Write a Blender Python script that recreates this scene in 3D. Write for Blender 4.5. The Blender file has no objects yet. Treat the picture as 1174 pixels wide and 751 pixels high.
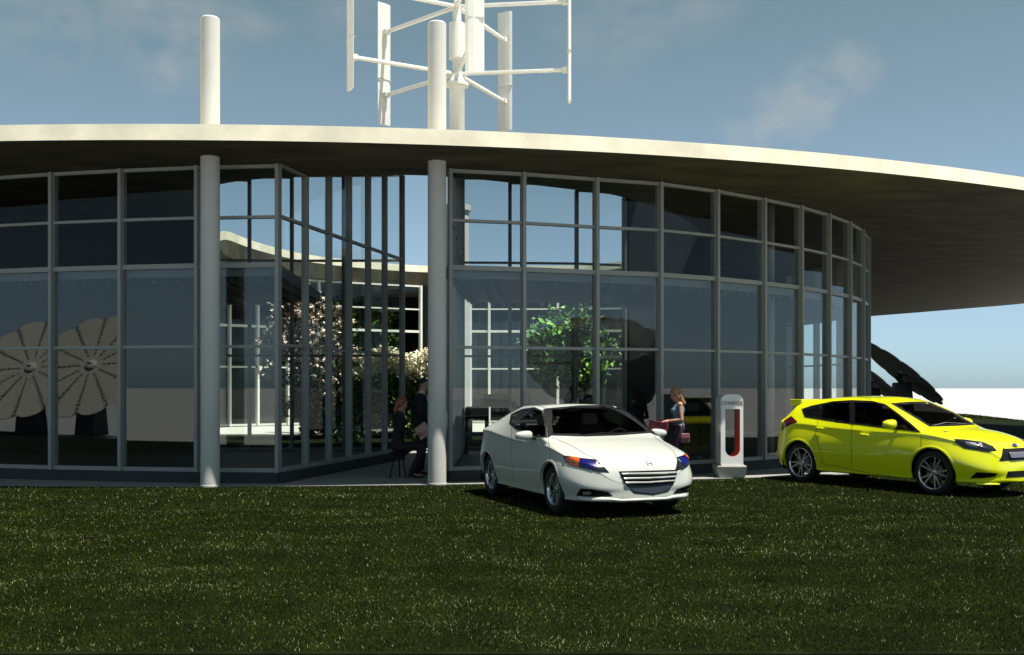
import bpy, bmesh, math, random
import numpy as np
from mathutils import Vector, Matrix, geometry
from mathutils.bvhtree import BVHTree

random.seed(7); rng = np.random.default_rng(11)
S = bpy.context.scene; COL = S.collection
R = math.radians
F, EYE, CX, HY = 1190.0, 1.65, 587.0, 445.0        # focal length (px of the 1174 wide photo), eye height, principal column, horizon row

def at(x, y, D):                                    # photo pixel + depth -> world point
    return Vector(((x-CX)/F*D, D, EYE+(HY-y)/F*D))

# ------------------------------------------------------------------ materials
def mat(name, col, rough=.6, metal=0., coat=0., var=0., vscale=8., bump=0., bscale=40., spec=.5, col2=None, stretch=None):
    m = bpy.data.materials.new(name); m.use_nodes = True
    nt = m.node_tree; b = nt.nodes['Principled BSDF']
    b.inputs['Base Color'].default_value = (*col, 1); b.inputs['Roughness'].default_value = rough
    b.inputs['Metallic'].default_value = metal; b.inputs['Coat Weight'].default_value = coat
    b.inputs['Coat Roughness'].default_value = .04
    b.inputs['Specular IOR Level'].default_value = spec
    tc = nt.nodes.new('ShaderNodeTexCoord'); src = tc.outputs['Object']
    if stretch:
        mp = nt.nodes.new('ShaderNodeMapping'); mp.inputs['Scale'].default_value = stretch
        nt.links.new(src, mp.inputs['Vector']); src = mp.outputs['Vector']
    if var or col2:
        n = nt.nodes.new('ShaderNodeTexNoise'); n.inputs['Scale'].default_value = vscale; n.inputs['Detail'].default_value = 6
        nt.links.new(src, n.inputs['Vector'])
        r = nt.nodes.new('ShaderNodeValToRGB')
        r.color_ramp.elements[0].position = .35; r.color_ramp.elements[1].position = .65
        c2 = col2 or tuple(min(1, c*(1+var)) for c in col)
        r.color_ramp.elements[0].color = (*[c*(1-var) for c in col], 1); r.color_ramp.elements[1].color = (*c2, 1)
        nt.links.new(n.outputs['Fac'], r.inputs['Fac']); nt.links.new(r.outputs['Color'], b.inputs['Base Color'])
    if bump:
        n2 = nt.nodes.new('ShaderNodeTexNoise'); n2.inputs['Scale'].default_value = bscale; n2.inputs['Detail'].default_value = 5
        nt.links.new(src, n2.inputs['Vector'])
        bp = nt.nodes.new('ShaderNodeBump'); bp.inputs['Strength'].default_value = bump; bp.inputs['Distance'].default_value = .02
        nt.links.new(n2.outputs['Fac'], bp.inputs['Height']); nt.links.new(bp.outputs['Normal'], b.inputs['Normal'])
    return m

def glass(name, r0, tint=(.93, .96, .96), rough=0.):
    m = bpy.data.materials.new(name); m.use_nodes = True; nt = m.node_tree; nt.nodes.clear()
    out = nt.nodes.new('ShaderNodeOutputMaterial'); mx = nt.nodes.new('ShaderNodeMixShader')
    t = nt.nodes.new('ShaderNodeBsdfTransparent'); t.inputs[0].default_value = (*tint, 1)
    g = nt.nodes.new('ShaderNodeBsdfGlossy'); g.inputs['Roughness'].default_value = rough
    lw = nt.nodes.new('ShaderNodeLayerWeight'); lw.inputs['Blend'].default_value = .5
    p = nt.nodes.new('ShaderNodeMath'); p.operation = 'POWER'; p.inputs[1].default_value = 5
    ma = nt.nodes.new('ShaderNodeMath'); ma.operation = 'MULTIPLY_ADD'; ma.inputs[1].default_value = 1-r0; ma.inputs[2].default_value = r0
    L = nt.links
    L.new(lw.outputs['Facing'], p.inputs[0]); L.new(p.outputs[0], ma.inputs[0]); L.new(ma.outputs[0], mx.inputs['Fac'])
    L.new(t.outputs[0], mx.inputs[1]); L.new(g.outputs[0], mx.inputs[2]); L.new(mx.outputs[0], out.inputs['Surface'])
    return m

def paint(name, col, inner=(.012, .012, .013)):     # car paint outside, dark trim on the inside of the shell
    m = mat(name, col, rough=.32, coat=1., spec=.4)
    nt = m.node_tree; b = nt.nodes['Principled BSDF']; out = nt.nodes['Material Output']
    d = nt.nodes.new('ShaderNodeBsdfDiffuse'); d.inputs[0].default_value = (*inner, 1)
    g = nt.nodes.new('ShaderNodeNewGeometry'); mx = nt.nodes.new('ShaderNodeMixShader')
    nt.links.new(g.outputs['Backfacing'], mx.inputs[0]); nt.links.new(b.outputs[0], mx.inputs[1]); nt.links.new(d.outputs[0], mx.inputs[2])
    nt.links.new(mx.outputs[0], out.inputs['Surface'])
    return m

M = dict(
    ground=mat('pale_ground', (.33, .33, .328), .9, var=.04, vscale=.4),
    lawn=mat('lawn_soil', (.006, .0095, .002), .95, var=.35, vscale=2.5, bump=.6, bscale=60, spec=.05),
    pave=mat('paving', (.22, .22, .205), .9, var=.13, vscale=14, bump=.25, bscale=90),
    plinth=mat('plinth_concrete', (.03, .033, .037), .85, var=.15, vscale=9),
    terrace=mat('pale_gravel', (.42, .42, .36), .95, var=.14, vscale=25, bump=.5, bscale=120),
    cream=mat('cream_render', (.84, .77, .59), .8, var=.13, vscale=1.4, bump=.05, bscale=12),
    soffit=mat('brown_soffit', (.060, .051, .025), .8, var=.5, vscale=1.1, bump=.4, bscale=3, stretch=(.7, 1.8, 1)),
    column=mat('white_column', (.46, .45, .42), .6, var=.03, vscale=3),
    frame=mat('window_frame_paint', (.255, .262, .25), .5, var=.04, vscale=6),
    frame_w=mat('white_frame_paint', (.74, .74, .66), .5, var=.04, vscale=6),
    frame_backlit=mat('backlit_frame_shade', (.055, .06, .065), .5, var=.05, vscale=6),  # white frames seen against the light, their shade painted in as a dark tone
    glass=glass('facade_glass', .048), glass_up=glass('upper_glass', .013, (.86, .88, .88)), glass_in=glass('inner_glass', .02, (.95, .97, .97)),
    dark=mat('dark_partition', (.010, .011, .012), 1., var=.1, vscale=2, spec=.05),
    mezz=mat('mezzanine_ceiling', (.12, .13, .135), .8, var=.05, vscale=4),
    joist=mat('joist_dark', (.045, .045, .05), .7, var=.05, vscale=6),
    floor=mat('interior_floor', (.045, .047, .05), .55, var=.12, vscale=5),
    tur=mat('turbine_white', (.56, .56, .54), .45, var=.03, vscale=5),
    tur_g=mat('turbine_grey', (.36, .36, .35), .5, var=.05, vscale=8),
    petal=mat('petal_tan', (.55, .54, .46), .55, var=.06, vscale=5),
    petal_d=mat('petal_dark', (.085, .08, .065), .5, var=.1, vscale=10),
    petal_b=mat('petal_back', (.36, .35, .30), .6, var=.1, vscale=6),
    hub=mat('hub_pale', (.72, .70, .62), .5, var=.05, vscale=5),
    ped=mat('pedestal_grey', (.06, .064, .062), .7, var=.1, vscale=4),
    white=paint('white_car_paint', (.47, .48, .43)), yellow=paint('yellow_car_paint', (.69, .72, .004)),
    black=mat('black_plastic', (.006, .006, .007), .55, var=.1, vscale=20, spec=.15),
    rubber=mat('tyre_rubber', (.010, .010, .010), .8, var=.2, vscale=30),
    chrome=mat('alloy', (.62, .63, .65), .22, metal=1., var=.06, vscale=12),
    slat=mat('chrome_slat', (.36, .36, .33), .25, metal=.3, var=.03, vscale=20),
    disc=mat('brake_disc', (.10, .10, .10), .5, metal=.7, var=.1, vscale=20),
    carglass=glass('car_glass', .022, (.30, .31, .315)),
    carglass_d=glass('dark_car_glass', .02, (.15, .155, .16)), panel=mat('panel_grey', (.11, .11, .14), .4, var=.06, vscale=20),
    seat=mat('seat_fabric', (.03, .03, .032), .9, var=.1, vscale=30), seat_y=mat('seat_yellow', (.16, .15, .02), .9, var=.1, vscale=30),
    seat_w=mat('seat_pale', (.42, .42, .36), .8, var=.05, vscale=30),
    amber=mat('amber_lens', (.42, .065, .003), .2, coat=.3, var=.15, vscale=30),
    blue=mat('blue_lens', (.002, .002, .075), .2, coat=.2, spec=.3, var=.25, vscale=25),
    lens=mat('dark_lens', (.008, .009, .013), .15, coat=.35, spec=.3, var=.2, vscale=25),
    red=mat('red_lens', (.07, .004, .008), .15, coat=1., var=.2, vscale=20),
    lamp=mat('lamp_reflector', (.85, .86, .9), .15, metal=.9, var=.03, vscale=20),
    plate=mat('lower_grille', (.035, .043, .062), .5, var=.15, vscale=60),
    badge=mat('badge_grey', (.22, .22, .24), .3, metal=.6, var=.05, vscale=20), oval=mat('badge_blue', (.01, .02, .12), .25, coat=1., var=.1, vscale=20),
    chg=mat('charger_white', (.78, .77, .75), .35, coat=.4, var=.03, vscale=5), chg_b=mat('charger_base', (.40, .375, .34), .7, var=.06, vscale=9),
    chg_r=mat('charger_red', (.62, .006, .008), .4, var=.06, vscale=6), letter=mat('letter_red', (.16, .012, .014), .6, var=.05, vscale=20),
    skin=mat('skin', (.36, .19, .125), .55, var=.07, vscale=18), eye=mat('eye_dark', (.02, .015, .012), .3, var=.1, vscale=60), lip=mat('lip', (.35, .08, .07), .5, var=.1, vscale=60),
    suit=mat('black_suit', (.008, .008, .010), .85, var=.2, vscale=40), shirt=mat('pale_shirt', (.5, .48, .47), .8, var=.05, vscale=30),
    blackcloth=mat('black_dress', (.007, .007, .008), .85, var=.2, vscale=40),
    teal=mat('teal_top', (.075, .15, .19), .8, var=.25, vscale=25), purple=mat('purple_trousers', (.020, .007, .022), .85, var=.25, vscale=30),
    auburn=mat('auburn_hair', (.22, .065, .022), .55, var=.35, vscale=60, stretch=(1, 1, .25)), blonde=mat('blonde_hair', (.26, .14, .06), .55, var=.35, vscale=60, stretch=(1, 1, .25)),
    dkhair=mat('dark_hair', (.010, .008, .007), .6, var=.3, vscale=60), folder=mat('crimson_folder', (.19, .014, .032), .5, var=.15, vscale=15),
    bag=mat('pink_bag', (.20, .07, .10), .6, var=.15, vscale=20), paper=mat('pink_paper', (.50, .29, .25), .8, var=.06, vscale=12),
    bark=mat('bark', (.035, .026, .018), .9, var=.3, vscale=25, bump=.5, bscale=50),
    leaf_g=mat('leaf_green', (.075, .20, .022), .6, var=.3, vscale=3), leaf_l=mat('leaf_lime', (.20, .42, .04), .6, var=.2, vscale=3),
    leaf_d=mat('leaf_dark', (.018, .042, .012), .6, var=.3, vscale=3), leaf_b=mat('leaf_bronze', (.055, .032, .016), .7, var=.3, vscale=3),
    petal_c=mat('blossom_cream', (.80, .62, .50), .7, var=.12, vscale=6), petal_y=mat('blossom_pale', (.80, .77, .55), .7, var=.1, vscale=6),
    blade_d=mat('blade_dark', (.005, .0095, .0008), .9, var=.3, vscale=1.2, spec=0.), blade_o=mat('blade_olive', (.037, .048, .003), .9, var=.3, vscale=1.2, spec=0.),
    blade_s=mat('blade_straw', (.27, .28, .15), .8, var=.2, vscale=1.2, spec=.2),
)

# ------------------------------------------------------------------ object helpers
def link(o, parent=None):
    COL.objects.link(o)
    if parent is not None: o.parent = parent
    return o
def tag(o, label=None, cat=None, group=None, kind=None):
    if label: o['label'] = label
    if cat: o['category'] = cat
    if group: o['group'] = group
    if kind: o['kind'] = kind
    return o
def empty(name, loc=(0, 0, 0), rz=0.):
    o = bpy.data.objects.new(name, None); o.empty_display_size = .2
    link(o); o.location = loc; o.rotation_euler = (0, 0, rz); return o
def build(name, bm, mats, parent=None, smooth=False, loc=None, rot=None):
    if not isinstance(mats, (list, tuple)): mats = [mats]
    me = bpy.data.meshes.new(name); bm.normal_update(); bm.to_mesh(me); bm.free()
    for m in mats: me.materials.append(m)
    if smooth:
        for p in me.polygons: p.use_smooth = True
    o = link(bpy.data.objects.new(name, me), parent)
    if loc is not None: o.location = loc
    if rot is not None: o.rotation_euler = rot
    return o
def auto_smooth(o, ang=35):
    me = o.data
    for p in me.polygons: p.use_smooth = True
    try: me.set_sharp_from_angle(angle=R(ang))
    except Exception: pass
    return o
def box(bm, c, s, rz=0., mi=0, bevel=0., mtx=None):
    r = bmesh.ops.create_cube(bm, size=1); vs = r['verts']
    T = mtx if mtx is not None else Matrix.Translation(c) @ Matrix.Rotation(rz, 4, 'Z')
    bmesh.ops.transform(bm, matrix=T @ Matrix.Diagonal((*s, 1)), verts=vs)
    fs = {f for v in vs for f in v.link_faces}
    for f in fs: f.material_index = mi
    if bevel:
        es = {e for v in vs for e in v.link_edges}
        bmesh.ops.bevel(bm, geom=list(es), offset=bevel, segments=2, affect='EDGES', profile=.6)
def bar(bm, p0, p1, w, h, mi=0, bevel=0.):          # box whose local x runs p0->p1, w = across (horizontal), h = up
    p0, p1 = Vector(p0), Vector(p1); d = p1-p0; L = d.length; x = d.normalized()
    up = Vector((0, 0, 1)) if abs(x.z) < .99 else Vector((0, 1, 0))
    y = up.cross(x).normalized(); z = x.cross(y)
    m = Matrix((x, y, z)).transposed().to_4x4(); m.translation = (p0+p1)/2
    box(bm, None, (L, w, h), mtx=m, mi=mi, bevel=bevel)
def rod(bm, p0, p1, r0, r1=None, n=20, mi=0, caps=True):
    p0, p1 = Vector(p0), Vector(p1); r1 = r0 if r1 is None else r1
    d = p1-p0; q = d.to_track_quat('Z', 'Y').to_matrix().to_4x4(); q.translation = (p0+p1)/2
    r = bmesh.ops.create_cone(bm, cap_ends=caps, segments=n, radius1=r0, radius2=r1, depth=d.length, matrix=q)
    for f in {f for v in r['verts'] for f in v.link_faces}: f.material_index = mi; f.smooth = len(f.verts) == 4
def lathe(bm, prof, n=32, mi=0, axis='Z', smooth=True):
    rings = []
    for r, h in prof:
        ring = []
        for i in range(n):
            a = 2*math.pi*i/n; c, s = r*math.cos(a), r*math.sin(a)
            ring.append(bm.verts.new((c, s, h) if axis == 'Z' else (c, h, s)))
        rings.append(ring)
    for a, b in zip(rings, rings[1:]):
        for i in range(n):
            j = (i+1) % n
            f = bm.faces.new((a[i], a[j], b[j], b[i]) if axis == 'Z' else (a[j], a[i], b[i], b[j])); f.material_index = mi; f.smooth = smooth
    return rings
def prism(bm, pts, z0, z1, mi_side=0, mi_top=0, mi_bot=0):
    a = [bm.verts.new((p[0], p[1], z0)) for p in pts]; b = [bm.verts.new((p[0], p[1], z1)) for p in pts]
    n = len(pts)
    for i in range(n):
        f = bm.faces.new((a[i], a[(i+1) % n], b[(i+1) % n], b[i])); f.material_index = mi_side
    f = bm.faces.new(b); f.material_index = mi_top
    f = bm.faces.new(a[::-1]); f.material_index = mi_bot
def catmull(P, n=8, closed=True):
    P = [np.array(p, float) for p in P]; out = []; N = len(P)
    for i in range(N if closed else N-1):
        if closed: p0, p1, p2, p3 = P[i-1], P[i], P[(i+1) % N], P[(i+2) % N]
        else: p0, p1, p2, p3 = P[max(i-1, 0)], P[i], P[i+1], P[min(i+2, N-1)]
        for k in range(n):
            t = k/n
            out.append(.5*((2*p1)+(-p0+p2)*t+(2*p0-5*p1+4*p2-p3)*t*t+(-p0+3*p1-3*p2+p3)*t**3))
    if not closed: out.append(P[-1])
    return out
def pchip(tab, x):
    xs = np.array([t[0] for t in tab], float); ys = np.array([t[1] for t in tab], float)
    o = np.argsort(xs); xs = xs[o]; ys = ys[o]
    h = np.diff(xs); d = np.diff(ys)/h; m = np.zeros_like(xs)
    for i in range(1, len(xs)-1):
        if d[i-1]*d[i] > 0:
            w1 = 2*h[i]+h[i-1]; w2 = h[i]+2*h[i-1]; m[i] = (w1+w2)/(w1/d[i-1]+w2/d[i])
    m[0] = d[0]; m[-1] = d[-1]
    x = min(max(x, xs[0]), xs[-1]); i = min(max(np.searchsorted(xs, x)-1, 0), len(xs)-2)
    t = (x-xs[i])/h[i]
    return float((2*t**3-3*t**2+1)*ys[i]+(t**3-2*t**2+t)*h[i]*m[i]+(-2*t**3+3*t**2)*ys[i+1]+(t**3-t**2)*h[i]*m[i+1])
def quad_mesh(V, Fc, name, mats, mi=None):
    me = bpy.data.meshes.new(name); V = np.asarray(V, np.float32); Fc = np.asarray(Fc, np.int32)
    k = Fc.shape[1]
    me.vertices.add(len(V)); me.vertices.foreach_set('co', V.ravel())
    me.loops.add(Fc.size); me.loops.foreach_set('vertex_index', Fc.ravel())
    me.polygons.add(len(Fc)); me.polygons.foreach_set('loop_start', np.arange(0, Fc.size, k, dtype=np.int32))
    me.polygons.foreach_set('loop_total', np.full(len(Fc), k, np.int32))
    for m in mats: me.materials.append(m)
    if mi is not None: me.polygons.foreach_set('material_index', np.asarray(mi, np.int32))
    me.update(calc_edges=True); me.validate(); return me

# ------------------------------------------------------------------ camera, sun, sky
cam = bpy.data.cameras.new('camera'); co = link(bpy.data.objects.new('camera', cam))
co.location = (0, 0, EYE); co.rotation_euler = (R(90), 0, 0)
cam.sensor_width = 36; cam.lens = 36*F/1174; cam.shift_y = (HY-375.5)/1174; cam.clip_start = .05; cam.clip_end = 20000
S.camera = co
SUN_AZ, SUN_EL = 59.5, 70                            # azimuth measured from -Y (behind the camera) towards +X
su = Vector((math.sin(R(SUN_AZ))*math.cos(R(SUN_EL)), -math.cos(R(SUN_AZ))*math.cos(R(SUN_EL)), math.sin(R(SUN_EL))))
sun = bpy.data.lights.new('sun', 'SUN'); sun.energy = 5.0; sun.angle = R(.5); sun.color = (1, .965, .88)
so = link(bpy.data.objects.new('sun', sun)); so.rotation_euler = su.to_track_quat('Z', 'Y').to_euler(); so.location = (10, -10, 30)
W = bpy.data.worlds.new('World'); S.world = W; W.use_nodes = True
nt = W.node_tree; bg = nt.nodes['Background']
sky = nt.nodes.new('ShaderNodeTexSky'); sky.sky_type = 'NISHITA'; sky.sun_disc = False
sky.sun_elevation = R(SUN_EL); sky.sun_rotation = math.atan2(su.x, su.y); sky.air_density = .66; sky.dust_density = .5; sky.ozone_density = 3.0
tc = nt.nodes.new('ShaderNodeTexCoord')
n1 = nt.nodes.new('ShaderNodeTexNoise'); n1.inputs['Scale'].default_value = 16; n1.inputs['Detail'].default_value = 7; n1.inputs['Roughness'].default_value = .55
mp = nt.nodes.new('ShaderNodeMapping'); mp.inputs['Scale'].default_value = (1, 1, 1.5); mp.inputs['Location'].default_value = (.37, 1.2, .1)
nt.links.new(tc.outputs['Generated'], mp.inputs['Vector']); nt.links.new(mp.outputs['Vector'], n1.inputs['Vector'])
rp = nt.nodes.new('ShaderNodeMapRange'); rp.inputs['From Min'].default_value = .36; rp.inputs['From Max'].default_value = .66; rp.inputs['To Max'].default_value = 1
nt.links.new(n1.outputs['Fac'], rp.inputs['Value']); acc = None
def node(kind, op, a, b=None):
    n = nt.nodes.new(kind); n.operation = op
    for k, v in enumerate((a, b)):
        if v is None: continue
        if isinstance(v, (int, float, tuple)): n.inputs[k].default_value = v
        else: nt.links.new(v, n.inputs[k])
    return n
# (azimuth, elevation, angular radius, density) of each small cloud, degrees; the sky behind the camera has some too
for az, el, rad, den in ((-24.3, 17.9, 3.2, .45), (-18.2, 18.3, 4.2, .62), (-14.5, 20.5, 3.4, .5), (14.4, 14.0, 2.4, .75), (12.6, 13.9, 1.7, .5), (16.4, 15.2, 2.4, .85), (18.0, 16.2, 2.0, .7), (5.2, 19.6, 4.2, .40), (9.5, 21.5, 4.0, .35), (-9, 20.5, 3, .3), (40, 17, 7, .6), (-48, 15, 8, .6), (75, 22, 9, .6), (-85, 24, 9, .6), (130, 20, 10, .6), (200, 26, 10, .6), (250, 18, 9, .6)):
    d = (math.sin(R(az))*math.cos(R(el)), math.cos(R(az))*math.cos(R(el)), math.sin(R(el)))
    vm = node('ShaderNodeVectorMath', 'DOT_PRODUCT', tc.outputs['Generated'], d)
    mr = nt.nodes.new('ShaderNodeMapRange'); mr.interpolation_type = 'SMOOTHSTEP'; mr.inputs['From Min'].default_value = math.cos(R(rad)); mr.inputs['From Max'].default_value = 1; mr.inputs['To Max'].default_value = den*.62
    nt.links.new(vm.outputs['Value'], mr.inputs['Value'])
    acc = mr.outputs[0] if acc is None else node('ShaderNodeMath', 'MAXIMUM', acc, mr.outputs[0]).outputs[0]
rpo = node('ShaderNodeMath', 'MULTIPLY', rp.outputs[0], acc)
hs = nt.nodes.new('ShaderNodeHueSaturation'); hs.inputs['Saturation'].default_value = .68
tn = nt.nodes.new('ShaderNodeMixRGB'); tn.blend_type = 'MULTIPLY'; tn.inputs['Fac'].default_value = 1; tn.inputs['Color2'].default_value = (1, 1, 1, 1)
sx = nt.nodes.new('ShaderNodeSeparateXYZ'); zr = nt.nodes.new('ShaderNodeValToRGB'); tc0 = nt.nodes.new('ShaderNodeTexCoord')
zr.color_ramp.elements[0].position = 0; zr.color_ramp.elements[0].color = (.82, 1.2, 1.40, 1); zr.color_ramp.elements[1].position = .32; zr.color_ramp.elements[1].color = (1.0, 1.46, 1.07, 1)
nt.links.new(tc0.outputs['Generated'], sx.inputs[0]); nt.links.new(sx.outputs['Z'], zr.inputs['Fac']); nt.links.new(zr.outputs['Color'], tn.inputs['Color2'])
nt.links.new(sky.outputs['Color'], tn.inputs['Color1']); nt.links.new(tn.outputs['Color'], hs.inputs['Color'])
mx = nt.nodes.new('ShaderNodeMixRGB'); mx.inputs['Color2'].default_value = (5.6, 5.5, 5.2, 1)
nt.links.new(rpo.outputs[0], mx.inputs['Fac']); nt.links.new(hs.outputs['Color'], mx.inputs['Color1'])
nt.links.new(mx.outputs['Color'], bg.inputs['Color']); bg.inputs['Strength'].default_value = .05
S.view_settings.view_transform = 'Standard'; S.view_settings.look = 'None'; S.view_settings.exposure = 1.0; S.view_settings.gamma = 1
S.render.engine = 'CYCLES'; S.cycles.transparent_max_bounces = 48; S.cycles.max_bounces = 10; S.cycles.caustics_reflective = False; S.cycles.caustics_refractive = False

# ------------------------------------------------------------------ ground
RC, RR = np.array((-5.846, 48.851)), 32.67          # circle of the roof's front edge
bm = bmesh.new(); bmesh.ops.create_circle(bm, cap_ends=True, segments=96, radius=6000)
tag(build('ground', bm, M['ground'], loc=(0, 0, -.06)), kind='structure')
lawn_pts = [(-42, 6.45), (16.1, 6.45), (26.2, 53), (28.8, 65), (30, 84), (-42, 84)]
bm = bmesh.new(); prism(bm, lawn_pts, -.05, 0)
tag(build('lawn', bm, M['lawn']), kind='structure')
pav = [RC+(RR-1.17)*np.array((math.sin(a), -math.cos(a))) for a in np.linspace(R(-60), R(46), 60)]
pav += [np.array(p) for p in [(16.5, 33), (13, 44), (7, 52), (-24, 52), (-31, 44)]]
bm = bmesh.new(); prism(bm, pav, -.03, .012)
tag(build('pavement', bm, M['pave']), kind='structure')

# ------------------------------------------------------------------ pavilion
pv = tag(empty('pavilion', (-5.8, 44, 0)), 'curved glass-walled pavilion under a wide flat cream-edged roof', 'building')
off = Matrix.Translation((5.8, -44, 0))
def P(name, bm, mats, parent=None, **k):            # part of the pavilion, given in world coordinates
    bmesh.ops.transform(bm, matrix=off, verts=bm.verts)
    return build(name, bm, mats, parent if parent is not None else pv, **k)
front = [RC+RR*np.array((math.sin(a), -math.cos(a))) for a in np.linspace(R(-50), R(43), 14)]
outl = catmull([tuple(p) for p in front]+[(20.6, 31.5), (23.4, 37), (24.3, 42.5), (23.4, 47.5), (21.5, 51.6), (19.2, 56), (14, 65), (5, 72.5), (-5, 75.5), (-17, 73.5), (-28, 66), (-35, 55), (-37, 43), (-35, 34)], 8)
hole = catmull([(-5.80, 20.0), (-4.35, 19.11), (-1.74, 18.87), (.13, 19.64), (1.6, 20.5), (2.24, 21.03), (3.4, 22.7), (4.5, 25.2), (5.0, 28), (5.0, 31.5), (4.9, 35.5), (3.7, 38.4), (2.2, 39.25), (-.2, 39.42), (-3.53, 39.26), (-6.44, 37.0), (-7.76, 34.4), (-8.35, 30.9), (-7.85, 27.48), (-7.1, 24.3), (-6.35, 21.7)], 8)
def ringed(z, flip):
    polys = [[Vector((p[0], p[1], 0)) for p in outl], [Vector((p[0], p[1], 0)) for p in hole]]
    tris = geometry.tessellate_polygon(polys)
    return tris
ZB, ZT = 5.52, 5.77
# in front of the courtyard the roof rises to a clerestory rim over the inner walls
def lift(p):
    w = max(0., min(1., (25.6-p[1])/3.2))*max(0., min(1., (2.9-p[0])/.5)); return 1+.284*w*w*(3-2*w)
def curb(p):                                          # upstand along the far edge
    w = max(0., min(1., (p[1]-27.0)/4.2)); return .51*w*w*(3-2*w)
rim = [(p[0]*lift(p), p[1]*lift(p), 3.87*(lift(p)-1)+.03*(lift(p) > 1.01)+curb(p)) for p in hole]
rim = [(x*(1-.003*(z > .2 and y > 28)), y*(1-.003*(z > .2 and y > 28)), z) for x, y, z in rim]
def rim_z(x, y):                                     # underside of the raised rim above (x, y)
    az = x/y; best = 20.0 if az < -.2 else 20.95 if az > .1 else 19.0
    for a, b in zip(hole, np.roll(np.array(hole), -1, 0)):
        a0, b0 = a[0]/a[1], b[0]/b[1]
        if a[1] < 23.5 and b[1] < 23.5 and min(a0, b0) <= az <= max(a0, b0) and abs(a0-b0) > 1e-6: best = a[1]+(b[1]-a[1])*(az-a0)/(b0-a0)
    return max(ZB, min(ZB+1.1, EYE+3.87*max(1, y/best)))-.015
tris = ringed(0, 0); no_, nh_ = len(outl), len(hole)
bm = bmesh.new()
allp = [(p[0], p[1], 0) for p in outl+hole]+rim
top = [bm.verts.new((p[0], p[1], ZT+p[2])) for p in allp]; bot = [bm.verts.new((p[0], p[1], ZB+p[2])) for p in allp]
for t in tris: bm.faces.new([top[i] for i in t])
for i in range(nh_):
    j = (i+1) % nh_; q = (no_+i, no_+j, no_+nh_+j, no_+nh_+i)
    bm.faces.new([top[k] for k in q]); bm.faces.new((bot[q[3]], bot[q[2]], top[q[2]], top[q[3]]))
for i in range(no_):
    j = (i+1) % no_; bm.faces.new((bot[i], bot[j], top[j], top[i]))
bmesh.ops.recalc_face_normals(bm, faces=bm.faces)
for v in [v for v in bm.verts if not v.link_faces]: bm.verts.remove(v)
P('roof', bm, M['cream'])
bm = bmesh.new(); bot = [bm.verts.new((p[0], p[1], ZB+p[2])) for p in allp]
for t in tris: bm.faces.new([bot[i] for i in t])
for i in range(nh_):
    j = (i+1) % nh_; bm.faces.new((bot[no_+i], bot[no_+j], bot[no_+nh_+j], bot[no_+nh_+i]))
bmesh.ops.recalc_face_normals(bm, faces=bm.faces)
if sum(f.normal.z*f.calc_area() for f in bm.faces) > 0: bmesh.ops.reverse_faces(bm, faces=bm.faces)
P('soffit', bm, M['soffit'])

for x, D, ht in ((241, 17.4, 7.86), (501, 17.75, 7.9)):
    bm = bmesh.new(); X = (x-CX)/F*D
    lathe(bm, [(0.001, ht), (.135, ht), (.158, ht-.025), (.158, .03), (.17, .028), (.17, .0)], 40)
    bmesh.ops.translate(bm, vec=(X, D, 0), verts=bm.verts)
    c = P('column', bm, M['column']); auto_smooth(c, 40)

def lattice(a, b, rails, z0, z1, stile, depth):
    """one connected frame from a to b: two stiles and the rails between them"""
    bm = bmesh.new(); d = (b-a); L = d.length; d.normalize(); n = Vector((-d.y, d.x, 0))*depth/2
    U = [0, stile, L-stile, L]; Z = [z for r in rails for z in r]; vs = {}
    def v(i, k, sgn):
        if (i, k, sgn) not in vs: q = a+d*U[i]+n*sgn; vs[i, k, sgn] = bm.verts.new((q.x, q.y, Z[k]))
        return vs[i, k, sgn]
    nk = len(Z)-1; full = lambda i, k: 0 <= i < 3 and 0 <= k < nk and (i != 1 or k % 2 == 0)
    for i in range(3):
        for k in range(nk):
            if not full(i, k): continue
            bm.faces.new((v(i, k, -1), v(i+1, k, -1), v(i+1, k+1, -1), v(i, k+1, -1))); bm.faces.new((v(i, k, 1), v(i, k+1, 1), v(i+1, k+1, 1), v(i+1, k, 1)))
            for di, dk, (p, q) in ((-1, 0, ((0, 0), (0, 1))), (1, 0, ((1, 1), (1, 0))), (0, -1, ((1, 0), (0, 0))), (0, 1, ((0, 1), (1, 1)))):
                if not full(i+di, k+dk): bm.faces.new((v(i+p[0], k+p[1], -1), v(i+q[0], k+q[1], -1), v(i+q[0], k+q[1], 1), v(i+p[0], k+p[1], 1)))
    bmesh.ops.recalc_face_normals(bm, faces=bm.faces); return bm
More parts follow.
